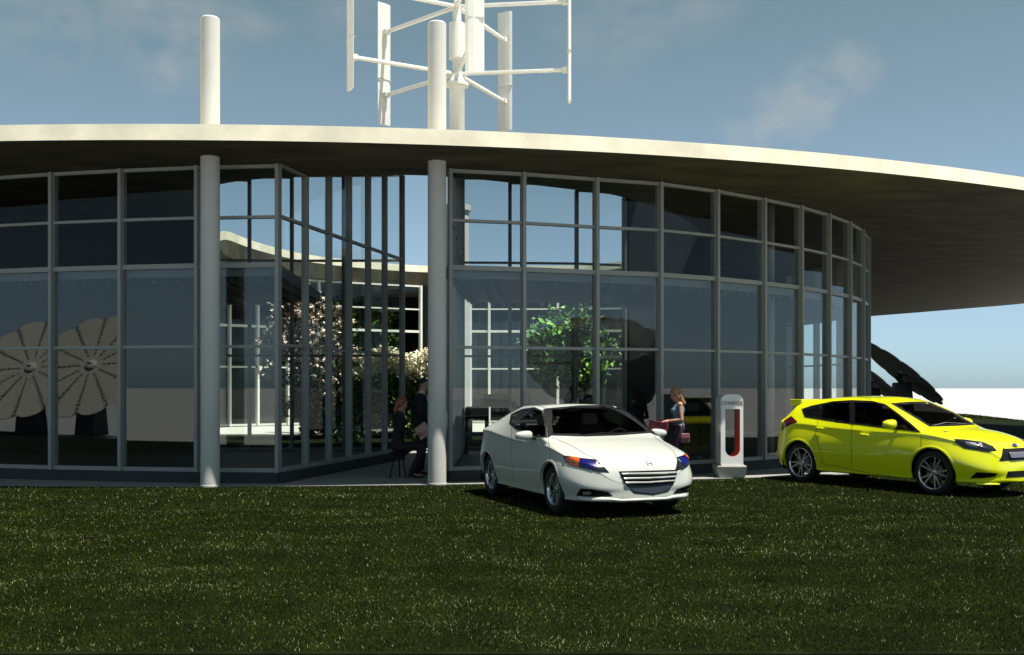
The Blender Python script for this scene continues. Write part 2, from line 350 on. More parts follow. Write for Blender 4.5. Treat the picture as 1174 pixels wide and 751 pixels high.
def wall(pts, z1=5.5, trans=(2.37, 3.77, 4.60), fm='frame', glow='glass', gup='glass_up', split=3.77, z0=.20, mw=.06, md=.20, posts=None, plinth=True, embed=False):
    """glazed wall along pts: one mullion per point, one window (> panes) per bay; the outer face is on the right of the direction pts[0]->pts[-1]"""
    pts = [Vector((p[0], p[1], 0)) for p in pts]; n = len(pts)
    tz = list(z1) if isinstance(z1, (list, tuple)) else [z1]*n
    for i, p in enumerate(pts):
        if posts is not None and i not in posts: continue
        a = pts[max(i-1, 0)]; b = pts[min(i+1, n-1)]; d = (b-a).normalized()
        m = Matrix((d, Vector((-d.y, d.x, 0)), Vector((0, 0, 1)))).transposed().to_4x4(); m.translation = p+Vector((0, 0, (z0+tz[i])/2))
        bm = bmesh.new(); box(bm, None, (mw, md, tz[i]-z0), mtx=m); P('mullion', bm, M[fm])
    for i in range(n-1):
        a, b = pts[i], pts[i+1]; d = (b-a).normalized(); a2, b2 = a+d*(mw/2+.001), b-d*(mw/2+.001); zt = max(tz[i], tz[i+1])+.04 if embed else min(tz[i], tz[i+1])
        rails = sorted([(z0, z0+.07), (zt-.06, zt)]+[(t-(.0425 if abs(t-3.77) < .01 else .025), t+(.0425 if abs(t-3.77) < .01 else .025)) for t in trans])
        bm = lattice(a2, b2, rails, z0, zt, .009, .09)
        w = P('window', bm, M[fm])
        def pane(nm, za, zb, m):
            bm = bmesh.new(); bar(bm, a2+Vector((0, 0, (za+zb)/2)), b2+Vector((0, 0, (za+zb)/2)), .012, zb-za)
            o = P(nm, bm, M[m], w)
        if split: pane('pane', z0+.02, split, glow); pane('upper_pane', split+.002, zt-.01, gup)
        else: pane('pane', z0+.02, zt-.01, glow)
    if plinth:
        bm = bmesh.new(); N_ = []
        for i in range(n):
            t = (pts[min(i+1, n-1)]-pts[max(i-1, 0)]).normalized(); N_.append(Vector((-t.y, t.x, 0))*.085)
        prism(bm, [p+q for p, q in zip(pts, N_)]+[p-q for p, q in zip(pts, N_)][::-1], 0, z0-.004); bmesh.ops.recalc_face_normals(bm, faces=bm.faces)
        P('plinth', bm, M['plinth'])
LC = np.array((-2.125, 42.51)); LR = 24.70
def lpt(th): return tuple(LC+LR*np.array((-math.sin(th), -math.cos(th))))
left = [at(319, 187.5, 17.88), at(227, 189.5, 18.02), at(140, 193, 18.27), at(61, 197, 18.57)]
left = [(p.x, p.y) for p in left]
th0 = math.asin((LC[0]-left[-1][0])/LR)
left += [lpt(th0+k*.056) for k in range(1, 9)]
wall(left[::-1])
right = [(-1.09, 18.25), (.2, 18.55), (1.54, 19.03), (2.76, 19.43), (3.95, 20.16), (5.07, 21.03), (6.06, 21.91), (6.95, 22.91), (7.76, 23.99), (8.46, 25.17), (9.05, 26.47)]
right += [(9.55, 28.0), (9.85, 29.7), (9.95, 31.5), (9.8, 33.4), (9.4, 35.3)]
wall(right)
# passage side walls run back past the roof's inner edge into the courtyard
A, B = Vector((-4.03, 17.88, 0)), Vector((-2.54, 24.0, 0))
def on_side(x):
    k = (x-CX)/F; t = (k*A.y-A.x)/((B.x-A.x)-k*(B.y-A.y)); return A.lerp(B, t)
sp = [A]+[on_side(x) for x in (350, 377, 400, 422, 441)]+[B]
wall([(p.x, p.y) for p in sp], z1=[5.5]+[rim_z(p.x, p.y) for p in sp[1:]], trans=(2.4, 4.62), split=None, glow='glass_in', posts=range(1, len(sp)), embed=True, md=.12, mw=.07)
A2, B2 = Vector((-1.09, 18.25, 0)), Vector((-1.17, 24.4, 0))
rp_ = [A2.lerp(B2, t) for t in (0, .16, .36, .57, .79, 1)]
wall([(p.x, p.y) for p in rp_], z1=[5.5]+[rim_z(p.x, p.y) for p in rp_[1:]], trans=(2.4, 4.62), split=None, glow='glass_in', posts=range(1, 6), embed=True, md=.12)
# inner walls facing the courtyard (seen from inside: backlight shade put into the frame colour)
wall([(-6.95, 23.9), (-6.07, 24.0), (-5.1, 24.05), (-3.9, 24.05), (-2.54, 24.0)], z1=[rim_z(*p) for p in [(-6.95, 23.9), (-6.07, 24.0), (-5.1, 24.05), (-3.9, 24.05), (-2.54, 24.0)]], trans=(2.4, 4.60), fm='frame_backlit', split=None, glow='glass_in', posts=range(0, 4), embed=True)
wall([(-1.17, 24.4), (-.05, 24.45), (1.53, 24.6), (2.70, 24.95)], z1=[rim_z(*p) for p in [(-1.17, 24.4), (-.05, 24.45), (1.53, 24.6), (2.70, 24.95)]], trans=(2.4, 4.60), fm='frame_backlit', split=None, glow='glass_in', posts=range(1, 4), embed=True)
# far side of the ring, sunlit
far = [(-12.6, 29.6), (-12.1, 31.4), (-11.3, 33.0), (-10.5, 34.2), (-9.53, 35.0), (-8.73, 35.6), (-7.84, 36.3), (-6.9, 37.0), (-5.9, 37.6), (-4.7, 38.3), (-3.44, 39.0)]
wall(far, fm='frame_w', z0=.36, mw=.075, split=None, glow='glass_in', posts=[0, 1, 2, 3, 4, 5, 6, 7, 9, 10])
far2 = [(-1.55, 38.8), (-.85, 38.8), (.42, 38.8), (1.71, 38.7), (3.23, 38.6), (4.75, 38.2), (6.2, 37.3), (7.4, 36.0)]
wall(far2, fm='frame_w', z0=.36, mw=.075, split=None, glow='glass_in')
# partitions, floors, mezzanines
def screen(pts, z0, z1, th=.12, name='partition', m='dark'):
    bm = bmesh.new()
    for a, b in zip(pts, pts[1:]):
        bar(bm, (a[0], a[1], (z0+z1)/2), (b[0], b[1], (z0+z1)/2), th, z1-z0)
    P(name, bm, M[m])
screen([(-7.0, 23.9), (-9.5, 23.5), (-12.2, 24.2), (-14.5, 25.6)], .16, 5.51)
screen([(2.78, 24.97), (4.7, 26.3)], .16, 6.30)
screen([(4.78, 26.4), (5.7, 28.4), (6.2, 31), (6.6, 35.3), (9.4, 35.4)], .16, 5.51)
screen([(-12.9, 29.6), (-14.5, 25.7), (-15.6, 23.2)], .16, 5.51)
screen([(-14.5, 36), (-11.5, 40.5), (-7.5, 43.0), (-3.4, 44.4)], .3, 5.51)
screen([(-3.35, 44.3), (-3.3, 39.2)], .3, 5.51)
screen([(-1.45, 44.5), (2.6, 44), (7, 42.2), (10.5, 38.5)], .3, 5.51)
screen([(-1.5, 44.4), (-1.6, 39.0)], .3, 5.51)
bm = bmesh.new()
lin = [(p[0]*.999, p[1]+.12) for p in left]
prism(bm, [(-2.62, 23.9)]+[(-6.95, 23.8), (-9.5, 23.4), (-12.2, 24.1), (-14.5, 25.4)]+lin[::-1], .0, .185)
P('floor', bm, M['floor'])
bm = bmesh.new()
rin = [(RC0[0]-.06, RC0[1]+.1) for RC0 in right[:14]]
prism(bm, rin+[(6.3, 33.4), (6.0, 31), (5.5, 28.5), (4.4, 26.3), (2.7, 24.9), (-1.05, 24.3)], .0, .185)
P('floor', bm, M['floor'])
def mezz(outer, inner):
    bm = bmesh.new(); prism(bm, outer+inner[::-1], 3.60, 3.80); o = P('mezzanine', bm, M['mezz'])
    no, ni = len(outer), len(inner)
    oo = catmull(outer, 6, False); ii = catmull(inner, 6, False)
    for k in range(1, 40):
        a = oo[int(k/40*(len(oo)-1))]; b = ii[int(k/40*(len(ii)-1))]
        a = np.array(a); b = np.array(b); a = a+(b-a)*.03; b = b-(b-a)*.03
        bm = bmesh.new(); bar(bm, (*a, 3.55), (*b, 3.55), .05, .09); P('joist', bm, M['joist'], o)
mezz([(p[0]*.999, p[1]+.13) for p in left[:10]], [(-4.3, 23.3), (-5.2, 23.3), (-6.0, 23.3), (-6.8, 23.2), (-8, 23.1), (-9.5, 23.0), (-10.6, 23.3), (-12, 23.8), (-13, 24.2), (-14.2, 25.2)])
mezz([(p[0]-.08, p[1]+.12) for p in right[:12]], [(-1.0, 23.6), (.3, 23.7), (1.5, 23.8), (2.6, 24.1), (3.6, 24.9), (4.4, 25.9), (5.0, 27), (5.4, 28), (5.7, 29), (5.9, 30), (6.0, 31), (6.1, 32)])
# round post standing inside the right wing, behind the glass
bm = bmesh.new(); rod(bm, (5.45, 21.9, .19), (5.45, 21.9, 3.6), .09); rod(bm, (5.45, 21.9, 3.8), (5.45, 21.9, 5.51), .09)
P('interior_post', bm, M['frame'])

# courtyard
bm = bmesh.new(); prism(bm, [(-9.2, 29.4), (-5.4, 29.9), (-1, 30.4), (5.6, 30.2), (7.2, 33), (7.6, 36.4), (6.2, 38.2), (3.2, 39.2), (-3.3, 39.6), (-6.9, 37.8), (-9.5, 36.0), (-12, 32.6), (-12.4, 30)], .0, .34)
tag(build('courtyard_terrace', bm, M['terrace']), kind='structure')
bm = bmesh.new(); prism(bm, [(-7.4, 24.3), (-2.6, 24.3), (-2.6, 29), (-1.1, 29), (-1.1, 24.8), (3.6, 25.6), (5.2, 28), (5.5, 30.15), (-1, 30.35), (-5.4, 29.85), (-9.1, 29.3), (-8.8, 26)], .0, .31)
tag(build('courtyard_bed', bm, M['lawn']), kind='structure')

# ------------------------------------------------------------------ wind turbine
TX, TD = -1.42, 26.8
wt = tag(empty('wind_turbine', (TX, TD, 0)), 'white vertical-axis wind turbine with five straight blades rising from the courtyard', 'wind turbine')
bm = bmesh.new(); lathe(bm, [(.40, 0), (.40, 1.02), (.37, 1.04)], 32); build('mast_shade_sleeve', bm, M['ped'], wt)  # added dark sleeve, stands in for the roof shade on the mast foot
bm = bmesh.new(); lathe(bm, [(.33, 1.0), (.31, 6.2), (.36, 6.22), (.36, 6.36), (.205, 6.38), (.20, 9.40), (.215, 9.42)], 36); auto_smooth(build('mast', bm, M['tur'], wt), 40)
bm = bmesh.new(); lathe(bm, [(.215, 9.42), (.30, 9.44), (.30, 9.52), (.22, 9.54), (.12, 9.78), (.115, 11.35), (.10, 11.62), (0.001, 11.7)], 36); auto_smooth(build('hub', bm, M['tur'], wt), 40)
bm = bmesh.new(); rod(bm, (0, 0, 10.15), (0, 0, 11.06), .207, n=36); auto_smooth(build('generator', bm, M['tur'], wt), 40)
for k in range(5):
    th = R(-7+72*k); c, s = math.cos(th), math.sin(th); rd = 2.9
    for z in (9.76, 11.5):
        bm = bmesh.new(); bar(bm, (c*.09, s*.09, z), (c*(rd-.05), s*(rd-.05), z), .10, .085, bevel=.02)
        box(bm, (c*(rd-.10), s*(rd-.10), z), (.14, .16, .13), rz=th, bevel=.01)
        build('arm', bm, M['tur'], wt)
    bm = bmesh.new()
    prof = [(-.22, .0), (-.15, .035), (-.03, .05), (.10, .035), (.23, .004), (.23, -.004), (.10, -.025), (-.03, -.035), (-.15, -.03)]
    lo = [bm.verts.new((c*(rd+r)-s*t, s*(rd+r)+c*t, 8.95)) for t, r in prof]; hi = [bm.verts.new((c*(rd+r)-s*t, s*(rd+r)+c*t, 12.31)) for t, r in prof]
    for i in range(len(prof)):
        j = (i+1) % len(prof); bm.faces.new((lo[i], lo[j], hi[j], hi[i]))
    bm.faces.new(hi); bm.faces.new(lo[::-1]); bmesh.ops.recalc_face_normals(bm, faces=bm.faces)
    build('blade', bm, M['tur'], wt)
    bm = bmesh.new(); box(bm, (c*rd, s*rd, 10.2), (.096, .460, .012), rz=th); build('blade_joint', bm, M['tur_g'], wt)

# ------------------------------------------------------------------ solar flowers
def solar_flower(base, rad, normal, hub_z, label, spin=0.):
    t = tag(empty('solar_flower', base), label, 'solar panel', 'fan-shaped solar trackers round the lawn')
    n = Vector(normal).normalized(); q = n.to_track_quat('Z', 'Y').to_matrix().to_4x4() @ Matrix.Rotation(spin, 4, 'Z')
    ctr = Vector((0, 0, hub_z)); T = Matrix.Translation(ctr) @ q
    for k in range(12):
        a0, a1 = R(30*k+.35), R(30*k+29.65); zo = .004*(k % 2)
        bm = bmesh.new(); pts = [(.16*math.cos(a0), .16*math.sin(a0))]
        for i in range(9):
            u = i/8; a = a0+(a1-a0)*u; r = rad*(1-.075*(2*u-1)**2*abs(2*u-1))
            pts.append((r*math.cos(a), r*math.sin(a)))
        pts.append((.16*math.cos(a1), .16*math.sin(a1)))
        prism(bm, pts, zo, zo+.03, 2, 0, 2)
        for i in range(10):                              # stepped cell edge along one side of the petal
            r0 = rad*(.17+.078*i); r1 = r0+rad*.075; w = .05+.06*rad*(i+3)/13
            da = w/max(r1, .2)
            f = [bm.verts.new((r*math.cos(a), r*math.sin(a), zo+.033)) for r, a in ((r0, a0+.01), (r1, a0+.01), (r1, a0+.01+da), (r0+.02, a0+.018))]
            bm.faces.new(f).material_index = 1
        bmesh.ops.transform(bm, matrix=T, verts=bm.verts)
        build('petal', bm, [M['petal'], M['petal_d'], M['petal_b']], t)
    bm = bmesh.new(); lathe(bm, [(.001, .10), (.17, .095), (.21, .07), (.21, .045)], 24); box(bm, (.08, .05, .11), (.22, .05, .05)); bmesh.ops.transform(bm, matrix=T, verts=bm.verts)
    build('hub', bm, M['hub'], t, smooth=False)
    bm = bmesh.new(); rod(bm, ctr-n*.02, ctr-n*.30, .12, .10); rod(bm, ctr-n*.26, (0, 0, hub_z-.42), .10, .09)
    bar(bm, ctr-n*.05+q.to_3x3() @ Vector((-.5, 0, 0)), ctr-n*.05+q.to_3x3() @ Vector((.5, 0, 0)), .06, .06)
    build('tilt_arm', bm, M['ped'], t)
    bm = bmesh.new(); h = hub_z-.38
    lo = [bm.verts.new((x*.46, y*.38, -.02)) for x, y in ((-1, -1), (1, -1), (1, 1), (-1, 1))]; hi = [bm.verts.new((x*.31, y*.27, h)) for x, y in ((-1, -1), (1, -1), (1, 1), (-1, 1))]
    for i in range(4): bm.faces.new((lo[i], lo[(i+1) % 4], hi[(i+1) % 4], hi[i]))
    bm.faces.new(hi); bmesh.ops.bevel(bm, geom=list(bm.edges), offset=.03, segments=2, affect='EDGES')
    build('pedestal', bm, M['ped'], t)
    return t
fa = at(1034, 428, 43.0); solar_flower((fa.x, fa.y, 0), 2.02, (.64, -.06, .765), fa.z, 'nearer solar tracker with petals edge-on, pedestal just above the yellow car roof', .15)
fb = at(1000, 436, 52.0); solar_flower((fb.x, fb.y, 0), 2.02, (.64, -.06, .765), fb.z, 'farther solar tracker half hidden behind the right end of the glass wall', .15)
def mirror_pt(p, a, b):                                 # reflect a virtual image point back through the pane a-b
    a = Vector((*a, 0)); d = (Vector((*b, 0))-a).normalized(); n = Vector((-d.y, d.x, 0)); p = Vector(p); return p-2*(p-a).dot(n)*n
def mirror_dir(v, a, b):
    d = (Vector((b[0]-a[0], b[1]-a[1], 0))).normalized(); n = Vector((-d.y, d.x, 0)); v = Vector(v); return v-2*v.dot(n)*n
for (px_, py_, D_, a, b, nrm, lab) in (
    (105, 419, 37.0, left[2], left[3], (-.14, -.80, .58), 'solar tracker mirrored in the glass bay one bay right of the leftmost'),
    (36, 422, 37.5, left[3], left[4], (-.14, -.80, .58), 'solar tracker mirrored in the leftmost glass bay at the photo edge'),
    (716, 412, 37.0, right[2], right[3], (.35, .62, .70), 'solar tracker seen as a dark silhouette in the glass behind the white car'),
    (662, 424, 36.0, right[1], right[2], (.35, .62, .70), 'solar tracker seen as a dark silhouette left of the mullion above the white car roof')):
    v = at(px_, py_, D_); w = mirror_pt(v, a, b); nn = mirror_dir(nrm, a, b)
    solar_flower((w.x, w.y, 0), 2.25 if px_ < 300 else 2.0, nn, v.z, lab, .4)
    print('FLOWER', lab[:40], w)

# ------------------------------------------------------------------ cars
def make_shell(sp):
    L = sp['L']; N = 150; xs = []
    for i in range(N+1):
        u = -1+2*i/N; xs.append(math.copysign(L/2*(1-(1-abs(u))**1.7), u))
    rows = []
    for x in xs:
        g = lambda k: pchip(sp[k], x)
        tf = max(0, (x-(L/2-sp['pf'][0]))/sp['pf'][0]); tr = max(0, (-x-(L/2-sp['pr'][0]))/sp['pr'][0])
        p = max(1e-3, (1-min(tf, .9999)**sp['pf'][1]))**(1/sp['pf'][1])*max(1e-3, (1-min(tr, .9999)**sp['pr'][1]))**(1/sp['pr'][1])
        zt, zb = g('ztop'), g('zbot')
        yb, zbl, yc, zc = g('ybelt')*p, g('zbelt'), g('ycant')*p, zt-g('dcant')
        ym, zm, ys = g('ymid')*p, g('zmid'), g('ysill')*p
        zbl = min(zbl, zt-.012); zc = min(max(zc, zbl+.004), zt-.004)
        C = [(0, zb), (ys*.55, zb), (ys*.95, zb+.015), (ys, zb+.09), (ym, zm), (yb+(ym-yb)*.25, zbl-(zbl-zm)*.22), (yb, zbl), (yc, zc), (yc*.62, zt-(zt-zc)*.25), (0, zt)]
        rows.append([(x, q[0], q[1]) for q in catmull(C, 7, False)])
    K = len(rows[0]); bm = bmesh.new(); grid = []
    for r in rows:
        right_ = [bm.verts.new(v) for v in r]
        left_ = [bm.verts.new((v[0], -v[1], v[2])) if 0 < i < K-1 else right_[i] for i, v in enumerate(r)]
        grid.append((right_, left_))
    for (a, a2), (b, b2) in zip(grid, grid[1:]):
        for i in range(K-1):
            bm.faces.new((a[i], b[i], b[i+1], a[i+1])); bm.faces.new((a2[i+1], b2[i+1], b2[i], a2[i]))
    for a, a2 in (grid[0], grid[-1]):
        for i in range(1, K-1):
            q = [a[i], a[i+1], a2[i+1], a2[i]] if i < K-2 else [a[i], a[i+1], a2[i]]
            bm.faces.new(q)
        bm.faces.new((a[0], a[1], a2[1]))
    bmesh.ops.recalc_face_normals(bm, faces=bm.faces)
    if sum(f.normal.z*f.calc_area() for f in bm.faces if f.calc_center_median().z > .9) < 0: bmesh.ops.reverse_faces(bm, faces=bm.faces)
    return bm
def inpoly(p, poly):
    x, y = p; c = False; j = len(poly)-1
    for i in range(len(poly)):
        if (poly[i][1] > y) != (poly[j][1] > y) and x < (poly[j][0]-poly[i][0])*(y-poly[i][1])/(poly[j][1]-poly[i][1])+poly[i][0]: c = not c
        j = i
    return c
def edge_dist(p, poly):
    best = 1e9; px_, py_ = p
    for i in range(len(poly)):
        ax, ay = poly[i]; bx, by = poly[(i+1) % len(poly)]; dx, dy = bx-ax, by-ay; t = max(0, min(1, ((px_-ax)*dx+(py_-ay)*dy)/(dx*dx+dy*dy+1e-12)))
        best = min(best, math.hypot(px_-ax-dx*t, py_-ay-dy*t))
    return best
def resample(poly, step):
    out = []
    for i in range(len(poly)):
        a, b = poly[i], poly[(i+1) % len(poly)]; n = max(1, int(math.hypot(b[0]-a[0], b[1]-a[1])/step))
        out += [(a[0]+(b[0]-a[0])*k/n, a[1]+(b[1]-a[1])*k/n) for k in range(n)]
    return out
def fill2d(poly, step):
    o = resample(poly, step); pts = [Vector(p) for p in o]; n = len(pts)
    xs = [p[0] for p in o]; ys = [p[1] for p in o]
    y = min(ys)+step*.5
    while y < max(ys):
        x = min(xs)+step*.5
        while x < max(xs):
            if inpoly((x, y), o) and edge_dist((x, y), o) > step*.45: pts.append(Vector((x, y)))
            x += step
        y += step
    v, e, f, *_ = geometry.delaunay_2d_cdt(pts, [(i, (i+1) % n) for i in range(n)], [], 1, 1e-5)
    return [tuple(p) for p in v], f
class Car:
    def __init__(s, name, label, spec, loc, heading, paint_m, zs=1.):
        s.sp = spec; s.T = tag(empty(name, loc, math.atan2(heading[1], heading[0])), label, 'car')
        s.W = Matrix.Translation(loc) @ Matrix.Rotation(math.atan2(heading[1], heading[0]), 4, 'Z'); s.I = s.W.inverted()
        s.bm = make_shell(spec); s.bvh = BVHTree.FromBMesh(s.bm); s.paint = paint_m; s.cut = []
        s.o = s.I @ Vector((0, 0, EYE))
    def hit(s, p, view):
        if view == 'px':
            d = (s.I.to_3x3() @ Vector(((p[0]-CX)/F, 1, (HY-p[1])/F))).normalized(); h = s.bvh.ray_cast(s.o, d)
        elif view == 'R': d = Vector((0, 1, 0)); h = s.bvh.ray_cast(Vector((p[0], -3, p[1])), d)
        elif view == 'F': d = Vector((-1, 0, 0)); h = s.bvh.ray_cast(Vector((5, p[0], p[1])), d)
        elif view == 'B': d = Vector((1, 0, 0)); h = s.bvh.ray_cast(Vector((-5, p[0], p[1])), d)
        if h[0] is None: return None
        n = h[1] if h[1].dot(d) < 0 else -h[1]
        return h[0], n
    def patch(s, name, poly, m, view='px', off=.004, step=2.0, mirror=False, parent=None, hollow=None, thick=0., side=None):
        """conforming panel: outline poly seen along view, dropped onto the body. hollow=(border width, glass material): ring in m, inside in glass. mirrored copy = a second object"""
        v, f = fill2d(poly, step); hits = [s.hit(p, view) for p in v]
        if side == 'R': hits = [h if h and h[0].y <= .02 else None for h in hits]
        outs = []
        for sg in ((1, -1) if mirror else (1,)):
            bm = bmesh.new(); vs = [bm.verts.new((h[0].x+h[1].x*off, (h[0].y+h[1].y*off)*sg, h[0].z+h[1].z*off)) if h else None for h in hits]
            for t in f:
                if any(vs[i] is None for i in t): continue
                c = [vs[i].co for i in t]
                if max((c[0]-c[1]).length, (c[1]-c[2]).length, (c[2]-c[0]).length) > .45: continue
                fc = bm.faces.new([vs[i] for i in t])
                if hollow:
                    cc = [sum(v[i][k] for i in t)/len(t) for k in (0, 1)]
                    fc.material_index = 1 if edge_dist(cc, poly) > hollow[0] else 0
            n0 = Vector((0, 0, 0))
            for h in hits:
                if h: n0 += h[1]
            n0 = Vector((n0.x, n0.y*sg, n0.z)); bm.normal_update()
            if sum((fc.normal.dot(n0) for fc in bm.faces)) < 0: bmesh.ops.reverse_faces(bm, faces=bm.faces)
            for v_ in [q for q in bm.verts if not q.link_faces]: bm.verts.remove(v_)
            if thick:
                ex = bmesh.ops.extrude_face_region(bm, geom=list(bm.edges)+list(bm.faces)+list(bm.verts))
                for q in [e for e in ex['geom'] if isinstance(e, bmesh.types.BMVert)]: q.co += n0.normalized()*thick
                bmesh.ops.recalc_face_normals(bm, faces=bm.faces)
            outs.append(build(name, bm, [m]+([hollow[1]] if hollow else []), parent[0 if sg == 1 else 1] if isinstance(parent, (list, tuple)) else (parent or s.T), smooth=True))
        if hollow: s.cut.append((poly, view, hollow[0]*.55, mirror, side))
        return outs
    def strip(s, name, line, m, w=.006, view='px', off=.0025, mirror=False, parent=None):
        pts = []
        for a, b in zip(line, line[1:]):
            n = max(2, int(math.hypot(b[0]-a[0], b[1]-a[1])/(2 if view == 'px' else .03)))
            pts += [(a[0]+(b[0]-a[0])*k/n, a[1]+(b[1]-a[1])*k/n) for k in range(n)]
        pts.append(line[-1]); H = [h for h in (s.hit(p, view) for p in pts) if h]
        for sg in ((1, -1) if mirror else (1,)):
            bm = bmesh.new(); prev = None
            for i, (p, n) in enumerate(H):
                t = (H[min(i+1, len(H)-1)][0]-H[max(i-1, 0)][0]).normalized(); q = n.cross(t).normalized()*w/2
                a, b = p+n*off+q, p+n*off-q
                cur = [bm.verts.new((k.x, k.y*sg, k.z)) for k in (a, b)]
                if prev and (p-pp).length < .3: bm.faces.new((prev[0], prev[1], cur[1], cur[0]))
                prev = cur; pp = p
            build(name, bm, m, parent or s.T)
    def finish(s, dark=None):
        kill = []; sp = s.sp; ra = sp['arch']
        for f in s.bm.faces:
            c = f.calc_center_median(); dead = False
            for ax in sp['axles']:
                if abs(c.y) > .5 and math.hypot(c.x-ax, c.z-sp['wr']) < ra+.004: dead = True
                if abs(c.y) > .5 and abs(c.x-ax) < ra and c.z < sp['wr']: dead = True
            for poly, view, mg, mir, side in s.cut:
                for sg in ((1, -1) if mir else (1,)):
                    q = Vector((c.x, c.y*sg, c.z)); n = Vector((f.normal.x, f.normal.y*sg, f.normal.z))
                    if side == 'R' and q.y > 0: continue
                    if view == 'px':
                        w = s.W @ q
                        if n.dot(s.o-q) < 0: continue
                        p2 = (CX+w.x/w.y*F, HY-(w.z-EYE)/w.y*F)
                    elif view == 'B':
                        if n.x > 0: continue
                        p2 = (q.y, q.z)
                    if inpoly(p2, poly) and edge_dist(p2, poly) > mg: dead = True
            if dead: kill.append(f)
        bmesh.ops.delete(s.bm, geom=kill, context='FACES')
        body = build('body', s.bm, s.paint, s.T); auto_smooth(body, 38); s.body = body
        # arch lips
        for ax in sp['axles']:
            for sg in (1, -1):
                bm = bmesh.new(); prev = None
                for i in range(61):
                    a = R(-35+250*i/60); pr = []
                    for r in (ra-.004, ra+.012, ra+.034):
                        h = s.hit((ax+r*math.cos(a), sp['wr']+r*math.sin(a)), 'R')
                        pr.append(h)
                    if all(pr) and all(h[0].y < -.45 for h in pr):
                        o = (.006, .007, .001)
                        inner = Vector((pr[0][0].x, pr[0][0].y+.05, pr[0][0].z))
                        cur = [bm.verts.new((inner.x, inner.y*sg, inner.z))]+[bm.verts.new((h[0].x+h[1].x*k, (h[0].y+h[1].y*k)*sg, h[0].z+h[1].z*k)) for h, k in zip(pr, o)]
                        if prev:
                            for k in range(3): bm.faces.new((prev[k], cur[k], cur[k+1], prev[k+1]) if sg == 1 else (prev[k+1], cur[k+1], cur[k], prev[k]))
                        prev = cur
                    else: prev = None
                bmesh.ops.recalc_face_normals(bm, faces=bm.faces)
                tot = sum(f.normal.y*f.calc_area() for f in bm.faces)
                if tot*sg > 0: bmesh.ops.reverse_faces(bm, faces=bm.faces)
                build('wheel_arch', bm, s.paint, s.T, smooth=True)
        # underbody with wheel wells
        bm = bmesh.new(); hb = sp['L']/2
        box(bm, (0, 0, .24), (sp['L']-.5, 1.1, .06)); box(bm, ((sp['axles'][0]+sp['axles'][1])/2, 0, .24), (1.55, 1.5, .07))
        box(bm, (sp['axles'][0]+.12, 0, .44), (.8, .9, .32))
        for ax in sp['axles']:
            for sg in (1, -1):
                n = 24; pv_ = None
                for i in range(n+1):
                    a = R(-20+220*i/n); x, z = ax+(ra+.006)*math.cos(a), sp['wr']+(ra+.006)*math.sin(a)
                    cur = [bm.verts.new((x, sg*y, z)) for y in (.48, sp['ymid'][1][1]-.045)]
                    if pv_: bm.faces.new((pv_[0], cur[0], cur[1], pv_[1]))
                    pv_ = cur
                c = bm.verts.new((ax, sg*.48, sp['wr']))
                r = [bm.verts.new((ax+(ra+.006)*math.cos(R(-20+220*i/12)), sg*.48, sp['wr']+(ra+.006)*math.sin(R(-20+220*i/12)))) for i in range(13)]
                for i in range(12): bm.faces.new((c, r[i], r[i+1]))
        build('underbody', bm, M['black'], s.T)
    def wheels(s, style):
        sp = s.sp; wr = sp['wr']; rr = wr*sp['rim']; tw = .105
        proto = None
        for ax in sp['axles']:
            for sg in (1, -1):
                if proto is None:
                    bm = bmesh.new()                      # carrier: brake disc and axle stub
                    lathe(bm, [(.001, .045), (rr*.62, .045), (rr*.62, .02), (.001, .02)], 32, axis='Y'); rod(bm, (0, -.1, 0), (0, .03, 0), .05)
                    wh = build('wheel', bm, M['disc'], s.T)
                    bm = bmesh.new()
                    lathe(bm, [(rr*.97, -tw), (rr*1.02, -tw), (wr*.93, -tw-.004), (wr*.985, -tw+.018), (wr, -tw+.045), (wr*1.001, 0), (wr, tw-.045), (wr*.985, tw-.018), (wr*.93, tw+.004), (rr*1.02, tw), (rr*.97, tw-.012)], 48, axis='Y')
                    ty = build('tyre', bm, M['rubber'], wh)
                    bm = bmesh.new()
                    lathe(bm, [(rr*.985, -tw+.02), (rr*.93, -tw+.03), (rr*.90, .0), (rr*.90, tw-.05), (rr*.93, tw-.016), (rr*.965, tw-.004), (rr*1.0, tw-.002), (rr*1.0, tw-.02)], 48, axis='Y')
                    lathe(bm, [(.001, tw-.026), (rr*.16, tw-.028), (rr*.2, tw-.04), (rr*.2, .045)], 24, axis='Y')
                    ns = 5
                    for k in range(ns):
                        a = 2*math.pi*k/ns+.31
                        subs = (-.15, .15) if style == 'split' else (-.13, .13)
                        for da in subs:
                            p0 = Vector((math.cos(a+da*.7)*rr*.16, tw-.034, math.sin(a+da*.7)*rr*.16)); p1 = Vector((math.cos(a+da*1.55)*rr*.95, tw-.026, math.sin(a+da*1.55)*rr*.95))
                            d = (p1-p0).normalized(); yv = Vector((0, 1, 0)); w = d.cross(yv).normalized()
                            w0, w1 = (.022, .020) if style == 'split' else (.030, .026)
                            qs = [p0+w*w0/2, p0-w*w0/2, p1-w*w1/2, p1+w*w1/2]
                            tp = [bm.verts.new(q) for q in qs]; bt = [bm.verts.new(q-yv*.035+(w*.006 if i in (0, 3) else -w*.006)) for i, q in enumerate(qs)]
                            bm.faces.new(tp)
                            for i in range(4): bm.faces.new((tp[i], bt[i], bt[(i+1) % 4], tp[(i+1) % 4]))
                    bmesh.ops.recalc_face_normals(bm, faces=bm.faces)
                    ri = build('rim', bm, M['chrome'], wh); auto_smooth(ri, 30); proto = (wh, ty, ri); w_ = wh
                else:
                    w_ = proto[0].copy(); COL.objects.link(w_); w_.parent = s.T
                    for c in proto[1:]:
                        d = c.copy(); COL.objects.link(d); d.parent = w_
                w_.location = (ax, sg*sp['track'], wr); w_.rotation_euler = (0, random.random()*6, 0 if sg == 1 else math.pi)
